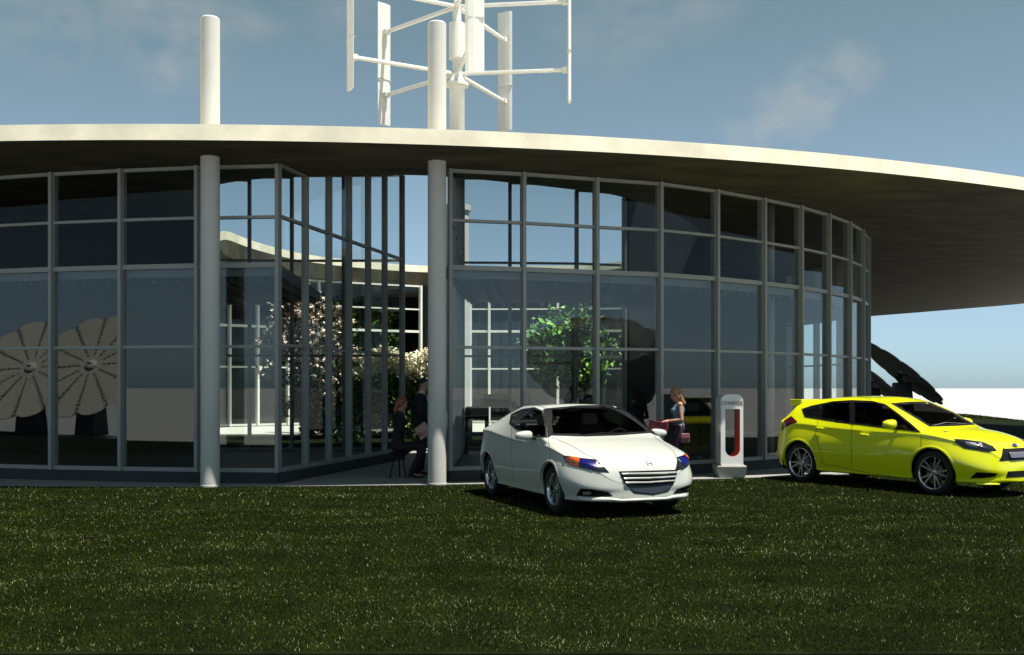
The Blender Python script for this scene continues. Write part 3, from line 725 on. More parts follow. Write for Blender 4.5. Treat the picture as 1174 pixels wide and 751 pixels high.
    def cabin(s, xs, seatm, zseat, ys=.36, xw=None, headm=None):
        for x0 in xs:
            for sg in (1, -1):
                bm = bmesh.new(); box(bm, (x0+.22, sg*ys, zseat), (.52, .48, .16), bevel=.05)
                m = Matrix.Translation((x0-.10, sg*ys, zseat+.34)) @ Matrix.Rotation(R(-17), 4, 'Y'); box(bm, None, (.14, .46, .60), mtx=m, bevel=.05)
                st = build('seat', bm, seatm, s.T)
                bm = bmesh.new(); m = Matrix.Translation((x0-.20, sg*ys, zseat+.73)) @ Matrix.Rotation(R(-12), 4, 'Y'); box(bm, None, (.09, .25, .18), mtx=m, bevel=.04)
                build('headrest', bm, headm or seatm, st)
        if xw:
            bm = bmesh.new(); r = bmesh.ops.create_circle(bm, segments=28, radius=.185); bm.clear()
            for i in range(28):
                a, b = 2*math.pi*i/28, 2*math.pi*(i+1)/28
                rod(bm, (0, .185*math.cos(a), .185*math.sin(a)), (0, .185*math.cos(b), .185*math.sin(b)), .016, n=8)
            for a in (0, math.pi, -math.pi/2): bar(bm, (0, 0, 0), (0, .18*math.cos(a), .18*math.sin(a)), .03, .03)
            box(bm, (0, 0, 0), (.05, .12, .1), bevel=.02)
            build('steering_wheel', bm, M['ped'], s.T, loc=(xw[0], ys, xw[1]), rot=(0, R(24), 0))
            bm = bmesh.new(); box(bm, (xw[0]+.38, 0, xw[1]-.12), (.5, 1.30, .24), bevel=.06); build('dashboard', bm, M['seat'], s.T)

def mirror_part(car, pos, size, m, sg):
    bm = bmesh.new(); bmesh.ops.create_uvsphere(bm, u_segments=20, v_segments=14, radius=1)
    for v in bm.verts:
        v.co = Vector((math.copysign(abs(v.co.x)**.75, v.co.x), math.copysign(abs(v.co.y)**.7, v.co.y), math.copysign(abs(v.co.z)**.7, v.co.z)))
        v.co.z *= 1-.22*(v.co.y*sg); v.co.x *= 1 if v.co.x > 0 else .45
    bmesh.ops.scale(bm, vec=size, verts=bm.verts); bmesh.ops.translate(bm, vec=(pos[0], pos[1]*sg, pos[2]), verts=bm.verts)
    mi = build('wing_mirror', bm, m, car.T, smooth=True)
    bm = bmesh.new(); bar(bm, (pos[0]+.01, (pos[1]-size[1]*.6)*sg, pos[2]-size[2]*.45), (pos[0]+.03, (pos[1]-size[1]-.10)*sg, pos[2]-size[2]*.9), .06, .035, bevel=.01); build('mirror_stalk', bm, M['black'], mi)
    bm = bmesh.new(); box(bm, (pos[0]-size[0]*.43, pos[1]*sg, pos[2]), (.006, size[1]*1.5, size[2]*1.3)); build('mirror_glass', bm, M['lamp'], mi)

# --- white coupe
wh = dict(L=4.08, axles=(1.16, -1.275), wr=.315, rim=.69, arch=.365, track=.78,
    ztop=[(-2.04, .60), (-2.01, .82), (-1.97, .97), (-1.90, 1.06), (-1.5, 1.20), (-1.0, 1.345), (-.55, 1.415), (-.15, 1.42), (.12, 1.37), (.95, 1.00), (1.3, .925), (1.65, .84), (1.86, .765), (1.97, .68), (2.02, .58), (2.04, .48)],
    zbot=[(-2.04, .34), (-1.9, .26), (-1.4, .19), (1.5, .19), (1.85, .20), (2.04, .24)],
    zbelt=[(-2.04, .55), (-1.97, .86), (-1.85, .98), (-1.4, 1.02), (-.8, .985), (0, .935), (.7, .905), (1.0, .885), (1.4, .82), (1.75, .735), (1.95, .62), (2.04, .44)],
    ybelt=[(-2.04, .86), (-1.3, .87), (0, .885), (.9, .895), (1.3, .885), (2.04, .84)],
    ycant=[(-2.04, .67), (-1.6, .65), (-.9, .65), (-.2, .70), (.25, .765), (.85, .855), (1.05, .78), (1.5, .68), (2.04, .56)],
    dcant=[(-2.04, .03), (-1.6, .05), (-.9, .075), (0, .075), (.6, .055), (.95, .045), (1.2, .035), (2.04, .03)],
    ymid=[(-2.04, .91), (-1.3, .95), (0, .935), (1.15, .955), (1.6, .955), (2.04, .93)], zmid=[(-2.04, .45), (-1.3, .60), (0, .56), (1.1, .56), (2.04, .38)],
    ysill=[(-2.04, 0.8463), (-1.3, 0.8897), (0, 0.9005), (1.2, 0.9005), (2.04, 0.8463)], pf=(.80, 3.3), pr=(.62, 3.0))
hw = Vector((.863, -2.23)).normalized()
fa_ = Vector((1.368, 14.04)); cw = fa_-hw*1.16
wc = Car('white_coupe', 'white two-door coupe with amber and blue headlights parked across the lawn edge', wh, (cw.x, cw.y, 0), hw, M['white'])
wc.patch('windscreen', [(631, 468), (664, 465), (693, 464.5), (711, 466), (730, 481.5), (747, 496.5), (706, 499.5), (670, 500.5), (632, 499.5), (630, 483)], M['black'], hollow=(2.2, M['carglass']))
wc.patch('side_window', [(586, 475), (598.5, 469), (613, 467), (622.0, 471), (626, 482), (627.5, 502), (617, 501.5), (600, 495.5), (589, 489.5), (584, 485.5)], M['black'], mirror=True, hollow=(2.0, M['carglass']), side='R')
hl = wc.patch('headlight', [(645.5, 523), (651, 522.8), (666.5, 525.3), (682.6, 527), (692, 534.5), (698.5, 542), (685, 541), (665, 536.3), (653, 533), (648, 528.6)], M['lens'], mirror=True, step=1.5, off=.005)
wc.patch('indicator', [(647.5, 523.6), (655, 524), (664.5, 525.8), (664, 535.2), (654, 532.4), (649, 528.2)], M['amber'], mirror=True, step=1.5, off=.010, parent=hl)
wc.patch('blue_lens', [(665.5, 526.2), (675, 527.2), (681, 529), (683, 534), (680, 538.6), (672, 537), (665.3, 535.4)], M['blue'], mirror=True, step=1.5, off=.010, parent=hl)
wc.patch('lamp_bulb', [(683.2, 529.2), (685.2, 529.5), (685.4, 533), (683.4, 532.8)], M['lamp'], mirror=True, step=.8, off=.014, parent=hl)
gr = wc.patch('grille', [(709.3, 540.5), (743, 539.6), (777, 538.6), (773.5, 552), (766, 563.5), (749, 567.5), (727, 565.5), (715, 553)], M['black'], step=2)
wc.patch('lower_grille', [(717.5, 556.5), (744, 556.8), (771, 554.5), (764.5, 563), (749, 566), (728, 564)], M['plate'], step=1.8, off=.008, parent=gr[0])
for pl in ([(711.5, 542.6), (744, 542), (776, 540.8), (775.2, 543.4), (744, 544.8), (713, 545.2)], [(713.8, 547.6), (744, 547.2), (774.4, 545.4), (773.6, 547.8), (744, 549.6), (715, 550.2)], [(715.8, 552.3), (744, 552), (773, 550.0), (771.8, 552.2), (744, 554.2), (717, 554.8)]):
    wc.patch('grille_slat', pl, M['slat'], step=1.6, off=.012, parent=gr[0], thick=.012)
wc.patch('window_pillar', [(622.3, 470), (627, 468.4), (631.5, 468.2), (630.6, 483), (632.2, 499.5), (628, 502.5), (626.3, 484)], M['black'], mirror=True, off=.006, step=1.5, side='R')
fg = wc.patch('bumper_intake', [(660.6, 568.3), (665.5, 560), (680, 561), (697, 564), (703, 568.8), (685, 569.5)], M['black'], mirror=True, step=1.6)
wc.patch('fog_lamp', [(668.5, 563.5), (675, 562.8), (679, 565), (675, 567.2), (669, 566.6)], M['lamp'], mirror=True, step=1.2, off=.012, parent=fg)
wc.patch('bumper_lip', [(-.80, .245), (-.44, .232), (-.30, .205), (.30, .205), (.44, .232), (.80, .245), (.80, .285), (.46, .272), (.32, .25), (-.32, .25), (-.46, .272), (-.80, .285)], M['white'], view='F', step=.02, off=.004, thick=.028)
wc.strip('door_seam', [(629, 505), (631, 520), (629, 545), (624, 556)], M['black'], .007, mirror=True)
wc.strip('door_seam', [(587, 489), (586, 520), (589, 552)], M['black'], .007, mirror=True)
wc.strip('bonnet_seam', [(632, 501), (655, 511), (672, 521), (686, 528.5)], M['black'], .006, mirror=True)
wc.strip('wiper', [(672, 500.5), (690, 497.5), (718, 498.5)], M['black'], .02, off=.02)
wc.strip('roof_seam', [(627, 469), (620, 466), (606, 463.5)], M['black'], .012, mirror=True)
h = wc.hit((744.5, 531), 'px')
def badge(car, h, kind):
    p, n = h; q = n.to_track_quat('Z', 'Y'); m = q.to_matrix().to_4x4(); m.translation = p+n*.004
    yv = Vector((0, 0, 1)); xv = Vector((0, 1, 0)); zv = n; yv = (yv-zv*yv.dot(zv)).normalized(); xv = yv.cross(zv)
    m = Matrix((xv, yv, zv)).transposed().to_4x4(); m.translation = p+n*.006
    bm = bmesh.new()
    if kind == 'H':
        bar(bm, (-.028, -.033, 0), (-.036, .036, 0), .013, .01); bar(bm, (.028, -.033, 0), (.036, .036, 0), .013, .01); bar(bm, (-.026, 0, 0), (.026, 0, 0), .011, .008)
        bmesh.ops.transform(bm, matrix=m, verts=bm.verts); build('badge', bm, M['badge'], car.T)
    else:
        lathe(bm, [(.001, .008), (.8, .008), (.82, .014), (.98, .012), (1, 0)], 32)
        for f in bm.faces: f.material_index = 1 if max(v.co.xy.length for v in f.verts) > .81 else 0
        bmesh.ops.scale(bm, vec=(.075, .034, 1), verts=bm.verts); bmesh.ops.transform(bm, matrix=m, verts=bm.verts); build('badge', bm, [M['oval'], M['badge']], car.T)
badge(wc, h, 'H')
for sg in (1, -1): mirror_part(wc, (.52, 1.05, 1.00), (.085, .125, .062), M['white'], sg)
for o in wc.patch('door_handle', [(593, 501.5), (600, 503), (600, 505), (593, 503.5)], M['white'], mirror=True, step=1.2, off=.012, thick=.02): pass
wc.patch('rear_window', [(-.55, 1.02), (.55, 1.02), (.45, 1.25), (-.45, 1.25)], M['black'], view='B', step=.05, hollow=(.04, M['carglass']))
for o in wc.patch('tail_light', [(-.80, .78), (-.52, .80), (-.56, .93), (-.76, .92)], M['red'], view='B', step=.04, mirror=True): pass
bm = bmesh.new()
for y0, y1 in ((-.62, 0), (0, .62)): bar(bm, (-1.84, y0, 1.09 if y0 < 0 else 1.11), (-1.84, y1, 1.11 if y0 < 0 else 1.09), .16, .035, bevel=.01)
build('spoiler', bm, M['white'], wc.T)
wc.finish(); wc.wheels('split'); wc.cabin((-.15,), M['seat'], .46, xw=(.55, .90), headm=M['seat_w'])

# --- yellow hatchback
ye = dict(L=4.36, axles=(1.24, -1.41), wr=.342, rim=.75, arch=.39, track=.745,
    ztop=[(-2.18, .62), (-2.14, .90), (-2.05, 1.02), (-1.93, 1.17), (-1.78, 1.33), (-1.66, 1.42), (-1.3, 1.475), (-.6, 1.515), (-.1, 1.505), (.25, 1.43), (1.12, 1.03), (1.5, .965), (1.85, .88), (2.03, .80), (2.12, .70), (2.16, .60), (2.18, .48)],
    zbot=[(-2.18, .34), (-2.0, .27), (-1.5, .21), (1.5, .20), (1.95, .20), (2.18, .24)],
    zbelt=[(-2.18, .60), (-2.1, .90), (-1.9, 1.06), (-1.5, 1.06), (-.8, 1.02), (0, .985), (.8, .955), (1.15, .935), (1.6, .86), (1.95, .76), (2.1, .62), (2.18, .44)],
    ybelt=[(-2.18, .80), (-1.4, .81), (0, .835), (.9, .835), (1.4, .82), (2.18, .74)],
    ycant=[(-2.18, .70), (-1.8, .62), (-1.2, .585), (-.3, .60), (.25, .65), (.95, .765), (1.2, .70), (1.6, .62), (2.18, .5)],
    dcant=[(-2.18, .03), (-1.7, .07), (-.9, .085), (0, .085), (.6, .065), (1.1, .05), (1.4, .035), (2.18, .03)],
    ymid=[(-2.18, .86), (-1.4, .912), (0, .90), (1.24, .912), (1.7, .90), (2.18, .86)], zmid=[(-2.18, .48), (-1.4, .64), (0, .60), (1.2, .60), (2.18, .40)],
    ysill=[(-2.18, .80), (-1.4, .86), (0, .87), (1.3, .87), (2.18, .80)], pf=(1.0, 2.8), pr=(.60, 3.4))
hy = Vector((.539, -.842)).normalized()
cy = Vector((7.225, 16.53))-hy*1.24
yc = Car('yellow_hatchback', 'bright yellow five-door hatchback with roof spoiler parked beside the charging post', ye, (cy.x, cy.y, 0), hy, M['yellow'])
yc.patch('windscreen', [(1020.5, 462.5), (1043, 460.8), (1065, 461), (1093, 473), (1118, 487), (1092, 488.6), (1065.5, 489.4), (1042, 475)], M['black'], hollow=(2.2, M['carglass_d']))
yc.patch('side_window', [(919, 469), (930, 465.2), (955, 460), (975, 458.8), (976.5, 486), (950, 482.7), (922.6, 478.6)], M['black'], mirror=True, hollow=(1.9, M['carglass_d']), side='R')
yc.patch('side_window', [(977.5, 458.8), (1000, 459.6), (1015, 463.2), (1030, 474), (1045, 486), (1056, 496), (1030, 492.6), (1003, 489.4), (978.5, 486.3)], M['black'], mirror=True, hollow=(1.9, M['carglass_d']), side='R')
yc.patch('window_pillar', [(974.5, 458.9), (979, 458.9), (980.5, 486.6), (974.5, 485.9)], M['black'], mirror=True, off=.007, step=1.5, side='R')
hl = yc.patch('headlight', [(1093, 503.4), (1105.4, 504), (1125.4, 506.8), (1138, 511.6), (1143, 517), (1130.4, 518), (1105.4, 514), (1096.6, 508.4)], M['lens'], mirror=True, step=1.5, off=.006)
yc.patch('lamp_bulb', [(1121.5, 508), (1125.5, 508.3), (1126, 511), (1122, 510.8)], M['lamp'], mirror=True, step=.8, off=.014, parent=hl)
yc.patch('headlamp_bezel', [(1107, 507), (1119, 508.2), (1121, 513.8), (1109, 511.8)], M['plate'], mirror=True, step=1.5, off=.010, parent=hl)
yc.patch('grille', [(-.46, .56), (.46, .56), (.33, .735), (-.33, .735)], M['black'], view='F', step=.03, off=.006)
yc.patch('number_plate_panel', [(-.26, .585), (.26, .585), (.26, .675), (-.26, .675)], M['panel'], view='F', step=.03, off=.016, thick=.012)
yc.patch('lower_intake', [(-.36, .31), (.36, .31), (.33, .40), (-.33, .40)], M['black'], view='F', step=.03, off=.006)
yc.patch('bumper_intake', [(1112, 548.3), (1119.5, 541.2), (1143.5, 542.6), (1140.5, 546.5), (1128, 548)], M['black'], mirror=True, step=1.5, off=.006)
yc.patch('bumper_lip', [(1108, 552), (1125, 553.5), (1148, 553.5), (1166, 551.5), (1166, 555.5), (1145, 558.5), (1122, 558), (1108, 556.5)], M['yellow'], mirror=True, step=2, off=.010, thick=.025)
yc.patch('tail_light', [(895.8, 494.5), (896.5, 487), (900, 481.5), (907.5, 477), (914.5, 483.8), (906, 487), (900, 490.5)], M['red'], mirror=True, step=1.5, off=.006)
d_ = []
for nm, ln in (('door_seam', [(977, 487), (976, 505), (976.5, 537)]), ('door_seam', [(1056, 499), (1056, 516), (1050, 532), (1046, 549)]), ('door_seam', [(938, 482), (935, 498), (941, 520), (943, 531)]), ('bonnet_seam', [(1066, 491), (1085, 497), (1098, 501.5), (1120, 505), (1142, 511), (1158, 516.5)]), ('sill_seam', [(943, 531), (990, 541), (1046, 549.5)])):
    yc.strip(nm, ln, M['black'], .007, mirror=True)
yc.strip('roof_seam', [(999, 458.2), (985, 454.8), (970, 453.2)], M['black'], .012, mirror=True)
yc.strip('wiper', [(1070, 489), (1084, 485.5), (1108, 487)], M['ped'], .02, off=.02)
for hp in ([(936.5, 489.5), (944, 490.6), (944, 492.6), (936.5, 491.5)], [(987, 497), (996, 498.2), (996, 500.2), (987, 499)]):
    yc.patch('door_handle', hp, M['yellow'], mirror=True, step=1.2, off=.012, thick=.02)
h = yc.hit((0, .775), 'F'); badge(yc, h, 'oval')
for sg in (1, -1): mirror_part(yc, (.56, 1.0, 1.075), (.095, .13, .072), M['yellow'], sg)
yc.patch('rear_window', [(-.58, 1.06), (.58, 1.06), (.50, 1.36), (-.50, 1.36)], M['black'], view='B', step=.05, hollow=(.04, M['carglass']))
bm = bmesh.new(); bar(bm, (-1.74, -.60, 1.425), (-1.74, .60, 1.425), .28, .05, bevel=.015)
for sg in (-1, 1): box(bm, (-1.74, sg*.585, 1.385), (.24, .03, .10), bevel=.008)
build('spoiler', bm, M['yellow'], yc.T)
yc.finish(); yc.wheels('wide'); yc.cabin((-.05, -.95), M['seat_y'], .52, xw=(.72, .98))

# ------------------------------------------------------------------ charging post
CXp, CD = 4.02, 19.2
cp = tag(empty('charging_post', (CXp, CD, 0)), 'white electric charging post with a red-lined oval opening, standing on a grey base', 'charging station')
def rounded(w0, w1, z0, z1, rb, rt, n=8):
    pts = []
    for cx_, cz_, r, a0 in ((w0+rb, z0+rb, rb, 180), (w1-rb, z0+rb, rb, 270), (w1-rt, z1-rt, rt, 0), (w0+rt, z1-rt, rt, 90)):
        pts += [(cx_+r*math.cos(R(a0+90*i/n)), cz_+r*math.sin(R(a0+90*i/n))) for i in range(n+1)]
    return pts
o_ = rounded(-.205, .205, .22, 1.50, .05, .09); o_ = [(x, z+(.05*(1-(x/.205)**2) if z > 1.2 else 0)) for x, z in o_]
i_ = rounded(-.125, .145, .40, 1.27, .134, .02)
bm = bmesh.new(); dep = .24
def faces_with_hole(y, flip):
    tri = geometry.tessellate_polygon([[Vector((x, z, 0)) for x, z in o_], [Vector((x, z, 0)) for x, z in i_]])
    vs = [bm.verts.new((x, y, z)) for x, z in o_+i_]
    for t in tri: bm.faces.new([vs[k] for k in t])
    return vs
va = faces_with_hole(-dep, 0); vb = faces_with_hole(dep, 1)
no = len(o_)
for i in range(no): bm.faces.new((va[i], va[(i+1) % no], vb[(i+1) % no], vb[i]))
bmesh.ops.recalc_face_normals(bm, faces=bm.faces)
auto_smooth(build('housing', bm, M['chg'], cp), 30)
bm = bmesh.new(); ni = len(i_)
a = [bm.verts.new((x, -dep+.002, z)) for x, z in i_]; b = [bm.verts.new((x, dep-.002, z)) for x, z in i_]
for i in range(ni): bm.faces.new((a[(i+1) % ni], a[i], b[i], b[(i+1) % ni]))
auto_smooth(build('red_lining', bm, M['chg_r'], cp), 30)
bm = bmesh.new()
lo = [bm.verts.new((x*.235, y*.25, 0)) for x, y in ((-1, -1), (1, -1), (1, 1), (-1, 1))]; hi = [bm.verts.new((x*.275, y*.29, .235)) for x, y in ((-1, -1), (1, -1), (1, 1), (-1, 1))]
for i in range(4): bm.faces.new((lo[i], lo[(i+1) % 4], hi[(i+1) % 4], hi[i]))
bm.faces.new(hi); bm.faces.new(lo[::-1]); bmesh.ops.bevel(bm, geom=list(bm.edges), offset=.02, segments=3, affect='EDGES'); bmesh.ops.recalc_face_normals(bm, faces=bm.faces)
build('base', bm, M['chg_b'], cp)
def text_mesh(s, size, depth):
    c = bpy.data.curves.new('t', 'FONT'); c.body = s; c.size = size; c.align_x = 'CENTER'; c.align_y = 'CENTER'; c.extrude = depth; c.space_character = 1.08
    o = bpy.data.objects.new('t', c); COL.objects.link(o); dg = bpy.context.evaluated_depsgraph_get(); me = bpy.data.meshes.new_from_object(o.evaluated_get(dg))
    bm = bmesh.new(); bm.from_mesh(me); bpy.data.objects.remove(o); bpy.data.curves.remove(c); bpy.data.meshes.remove(me); return bm
bm = text_mesh('CHARGE', .096, .003)
bmesh.ops.transform(bm, matrix=Matrix.Translation((.0, -dep-.003, 1.375)) @ Matrix.Rotation(R(90), 4, 'X'), verts=bm.verts)
build('lettering', bm, M['letter'], cp)

# ------------------------------------------------------------------ people
def blob(prims, voxel=.012, smooth=3):
    bm = bmesh.new()
    for p in prims:
        b2 = bmesh.new()
        if p[0] == 'c':
            _, p0, r0, p1, r1 = p
            for c, r in ((p0, r0), (p1, r1)):
                bmesh.ops.create_icosphere(b2, subdivisions=2, radius=r, matrix=Matrix.Translation(c))
            vs = list(b2.verts); q = bmesh.ops.convex_hull(b2, input=vs)
            bmesh.ops.delete(b2, geom=[v for v in q['geom_interior'] if isinstance(v, bmesh.types.BMVert)], context='VERTS')
            bad = [f for f in b2.faces if False]
        else:
            _, c, rad, rot = p
            bmesh.ops.create_icosphere(b2, subdivisions=3, radius=1, matrix=Matrix.Translation(c) @ rot @ Matrix.Diagonal((*rad, 1)))
        me = bpy.data.meshes.new('x'); b2.to_mesh(me); b2.free(); bm.from_mesh(me); bpy.data.meshes.remove(me)
    me = bpy.data.meshes.new('x'); bm.to_mesh(me); bm.free(); o = bpy.data.objects.new('x', me); COL.objects.link(o)
    md = o.modifiers.new('r', 'REMESH'); md.mode = 'VOXEL'; md.voxel_size = voxel
    dg = bpy.context.evaluated_depsgraph_get(); m2 = bpy.data.meshes.new_from_object(o.evaluated_get(dg))
    bm = bmesh.new(); bm.from_mesh(m2); bpy.data.objects.remove(o); bpy.data.meshes.remove(me); bpy.data.meshes.remove(m2)
    for _ in range(smooth): bmesh.ops.smooth_vert(bm, verts=bm.verts, factor=.5, use_axis_x=True, use_axis_y=True, use_axis_z=True)
    return bm
I4 = Matrix.Identity(4)
def head_prims(c, yaw, pitch=0.):
    """c = centre of the skull; local +x is the way the face looks"""
    T = Matrix.Translation(c) @ Matrix.Rotation(yaw, 4, 'Z') @ Matrix.Rotation(pitch, 4, 'Y')
    f = lambda *v: T @ Vector(v); rot = T.to_3x3().to_4x4()
    pr = [('e', f(-.005, 0, .025), (.094, .075, .095), rot), ('e', f(.022, 0, -.045), (.066, .058, .075), rot), ('c', f(.058, 0, -.098), .026, f(.04, 0, -.09), .035),
          ('c', f(.084, 0, .012), .009, f(.100, 0, -.022), .015), ('e', f(.080, 0, -.062), (.014, .026, .008), rot),
          ('e', f(.078, .030, .018), (.012, .02, .012), rot), ('e', f(.078, -.030, .018), (.012, .02, .012), rot),
          ('e', f(-.005, .076, -.005), (.022, .010, .032), rot), ('e', f(-.005, -.076, -.005), (.022, .010, .032), rot)]
    return pr, T
def face_parts(T, parent):
    bm = bmesh.new()
    for s in (1, -1): bmesh.ops.create_icosphere(bm, subdivisions=2, radius=.010, matrix=T @ Matrix.Translation((.088, s*.030, .008)) @ Matrix.Diagonal((.5, 1.3, .8, 1)))
    build('eyes', bm, M['eye'], parent, smooth=True)
    bm = bmesh.new(); bmesh.ops.create_icosphere(bm, subdivisions=2, radius=.012, matrix=T @ Matrix.Translation((.092, 0, -.062)) @ Matrix.Diagonal((.5, 1.9, .55, 1))); build('lips', bm, M['lip'], parent, smooth=True)
def hand_prims(w, d, side, curl=.5):
    """w = wrist, d = direction of the palm, side = unit vector across the palm towards the thumb"""
    w, d, side = Vector(w), Vector(d).normalized(), Vector(side).normalized(); n = d.cross(side)
    pr = [('c', w, .026, w+d*.035, .027)]
    for i, (o, ln) in enumerate(((.030, .070), (.010, .078), (-.010, .073), (-.029, .058))):
        k = w+d*.085+side*o; pr.append(('c', w+d*.03+side*o*.7, .017, k, .012))
        a = k+(d*math.cos(curl*.6)+n*math.sin(curl*.6))*ln*.5; b = a+(d*math.cos(curl*1.5)+n*math.sin(curl*1.5))*ln*.5
        pr += [('c', k, .0105, a, .0095), ('c', a, .0095, b, .0078)]
    t = w+d*.025+side*.028; t2 = t+(side*.7+d*.7)*.042; t3 = t2+(d*.9+side*.1+n*.3).normalized()*.032
    return pr+[('c', t, .016, t2, .012), ('c', t2, .012, t3, .009)]
V = Vector
# standing woman beyond the white car: faces left, looks down at what she holds
wo = tag(empty('person', (2.98, 18.62, .012)), 'person with blonde hair and teal sleeveless top standing by the glass with a crimson folder', 'person')
hp, TH = head_prims((-.045, -.01, 1.525), R(188), R(22))
jn = dict(hipL=V((0, .085, .90)), hipR=V((0, -.085, .90)), knL=V((-.02, .10, .48)), knR=V((-.05, -.09, .48)), anL=V((.04, .10, .08)), anR=V((-.01, -.09, .08)),
          shL=V((.01, .165, 1.345)), shR=V((.01, -.165, 1.345)), elL=V((.03, .22, 1.08)), elR=V((.03, -.215, 1.075)), wrL=V((-.19, .12, 1.06)), wrR=V((-.19, -.13, 1.05)))
tor = [('e', V((.0, 0, .93)), (.115, .165, .12), I4), ('e', V((.005, 0, 1.07)), (.095, .125, .13), I4), ('e', V((.0, 0, 1.24)), (.108, .15, .15), I4), ('c', jn['shL'], .052, jn['shR'], .052), ('e', V((-.075, .06, 1.235)), (.055, .06, .06), I4), ('e', V((-.075, -.06, 1.235)), (.055, .06, .06), I4)]
bp = tor+hp+[('c', V((.012, 0, 1.36)), .058, V((-.02, 0, 1.47)), .05)]
for s in 'LR':
    bp += [('c', jn['sh'+s], .045, jn['el'+s], .036), ('c', jn['el'+s], .037, jn['wr'+s], .025), ('c', jn['hip'+s], .08, jn['kn'+s], .052), ('c', jn['kn'+s], .052, jn['an'+s], .036), ('c', jn['an'+s]+V((.02, 0, -.03)), .035, jn['an'+s]+V((-.15, 0, -.055)), .024)]
    bp += hand_prims(jn['wr'+s], (-1, .0, -.05), (0, -1 if s == 'L' else 1, .15), .5)
build('body', blob(bp, .0075, 2), M['skin'], wo, smooth=True); face_parts(TH, wo)
bm = blob([(p[0], p[1], tuple(r+.008 for r in p[2]), p[3]) if p[0] == 'e' else p for p in tor[1:3]+tor[4:]]+[('c', V((.0, .10, 1.30)), .035, V((.0, .105, 1.385)), .02), ('c', V((.0, -.10, 1.30)), .035, V((.0, -.105, 1.385)), .02), ('e', V((0, 0, .97)), (.118, .15, .06), I4)], .012, 3)
build('tank_top', bm, M['teal'], wo, smooth=True)
tr = [('e', V((0, 0, .92)), (.125, .178, .115), I4)]
for s in 'LR': tr += [('c', jn['hip'+s], .092, jn['kn'+s], .066), ('c', jn['kn'+s], .066, jn['an'+s]+V((0, 0, .0)), .058)]
build('trousers', blob(tr, .012, 3), M['purple'], wo, smooth=True)
fs = []
for s in 'LR': fs += [('c', jn['an'+s]+V((.02, 0, -.042)), .036, jn['an'+s]+V((-.15, 0, -.056)), .029)]
build('shoes', blob(fs, .01, 2), M['black'], wo, smooth=True)
f = lambda *v: TH @ V(v); rt = TH.to_3x3().to_4x4()
hr = [('e', f(-.02, 0, .045), (.098, .088, .098), rt), ('e', f(-.055, 0, -.04), (.07, .085, .10), rt), ('c', f(-.05, .06, -.03), .04, f(-.06, .07, -.20), .028), ('c', f(-.05, -.06, -.03), .04, f(-.06, -.07, -.20), .028), ('c', f(-.075, 0, -.06), .05, f(-.09, 0, -.20), .04), ('c', f(.03, .055, .07), .03, f(.0, .085, -.06), .02), ('c', f(.03, -.055, .07), .03, f(.0, -.085, -.06), .02)]
build('hair', blob(hr, .01, 2), M['blonde'], wo, smooth=True)
fo = tag(empty('folder', (2.98-.33, 18.62, 1.045)), 'crimson box folder carried flat in the hands of the standing blonde person', 'folder')
bm = bmesh.new(); box(bm, (0, 0, -.075), (.34, .30, .13), bevel=.012); build('case', bm, M['folder'], fo, rot=(0, R(8), R(-14)))
bm = bmesh.new(); m = Matrix.Translation((-.02, 0, .0)) @ Matrix.Rotation(R(8), 4, 'Y') @ Matrix.Rotation(R(-14), 4, 'Z'); box(bm, None, (.35, .31, .018), mtx=m, bevel=.005); build('lid', bm, M['folder'], fo)
bg_ = tag(empty('shoulder_bag', (2.98+.10, 18.48, .75)), 'small pink shoulder bag hanging at the hip of the blonde person', 'bag')
bm = bmesh.new(); box(bm, (0, 0, .01), (.17, .08, .17), bevel=.03); build('pouch', bm, M['bag'], bg_)
bm = bmesh.new(); box(bm, (0, -.046, .05), (.16, .02, .08), bevel=.008); build('flap', bm, M['bag'], bg_)
bm = bmesh.new()
for a, b in (((-.08, 0, .10), (-.09, .0, .34)), ((-.09, .0, .34), (-.10, -.03, .60)), ((.08, 0, .10), (-.02, .01, .34)), ((-.02, .01, .34), (-.09, -.03, .60)), ((-.10, -.03, .60), (-.12, 0, .665)), ((-.09, -.03, .60), (-.12, 0, .665))): bar(bm, a, b, .018, .008)
build('strap', bm, M['black'], bg_)
# seated woman in the passage: profile to the right, reading a pink sheet
WS = V((-2.06, 18.95, .012))
wo = tag(empty('person', WS), 'person with auburn hair in black clothes seated in the passage reading a pink sheet', 'person')
hp, TH = head_prims((.05, 0, 1.355), R(-6), R(20))
jn = dict(hipL=V((0, .085, .57)), hipR=V((0, -.085, .57)), knL=V((.43, .09, .575)), knR=V((.45, -.08, .575)), anL=V((.30, .09, .10)), anR=V((.24, -.08, .11)),
          shL=V((.01, .16, 1.165)), shR=V((.01, -.16, 1.165)), elL=V((.04, .20, .90)), elR=V((.05, -.20, .90)), wrL=V((.26, .12, .80)), wrR=V((.27, -.12, .79)))
tor = [('e', V((-.02, 0, .60)), (.13, .17, .12), I4), ('e', V((-.015, 0, .78)), (.10, .13, .16), I4), ('e', V((.0, 0, 1.03)), (.11, .15, .17), I4), ('c', jn['shL'], .05, jn['shR'], .05), ('e', V((.085, 0, 1.02)), (.055, .12, .065), I4)]
bp = tor+hp+[('c', V((.01, 0, 1.18)), .056, V((.03, 0, 1.30)), .05)]
for s in 'LR':
    bp += [('c', jn['sh'+s], .044, jn['el'+s], .036), ('c', jn['el'+s], .036, jn['wr'+s], .025), ('c', jn['hip'+s], .082, jn['kn'+s], .056), ('c', jn['kn'+s], .054, jn['an'+s], .036), ('c', jn['an'+s]+V((-.02, 0, -.03)), .034, jn['an'+s]+V((.14, 0, -.075)), .024)]
    bp += hand_prims(jn['wr'+s], (1, 0, .15), (0, -1 if s == 'L' else 1, .35), .55)
build('body', blob(bp, .0075, 2), M['skin'], wo, smooth=True); face_parts(TH, wo)
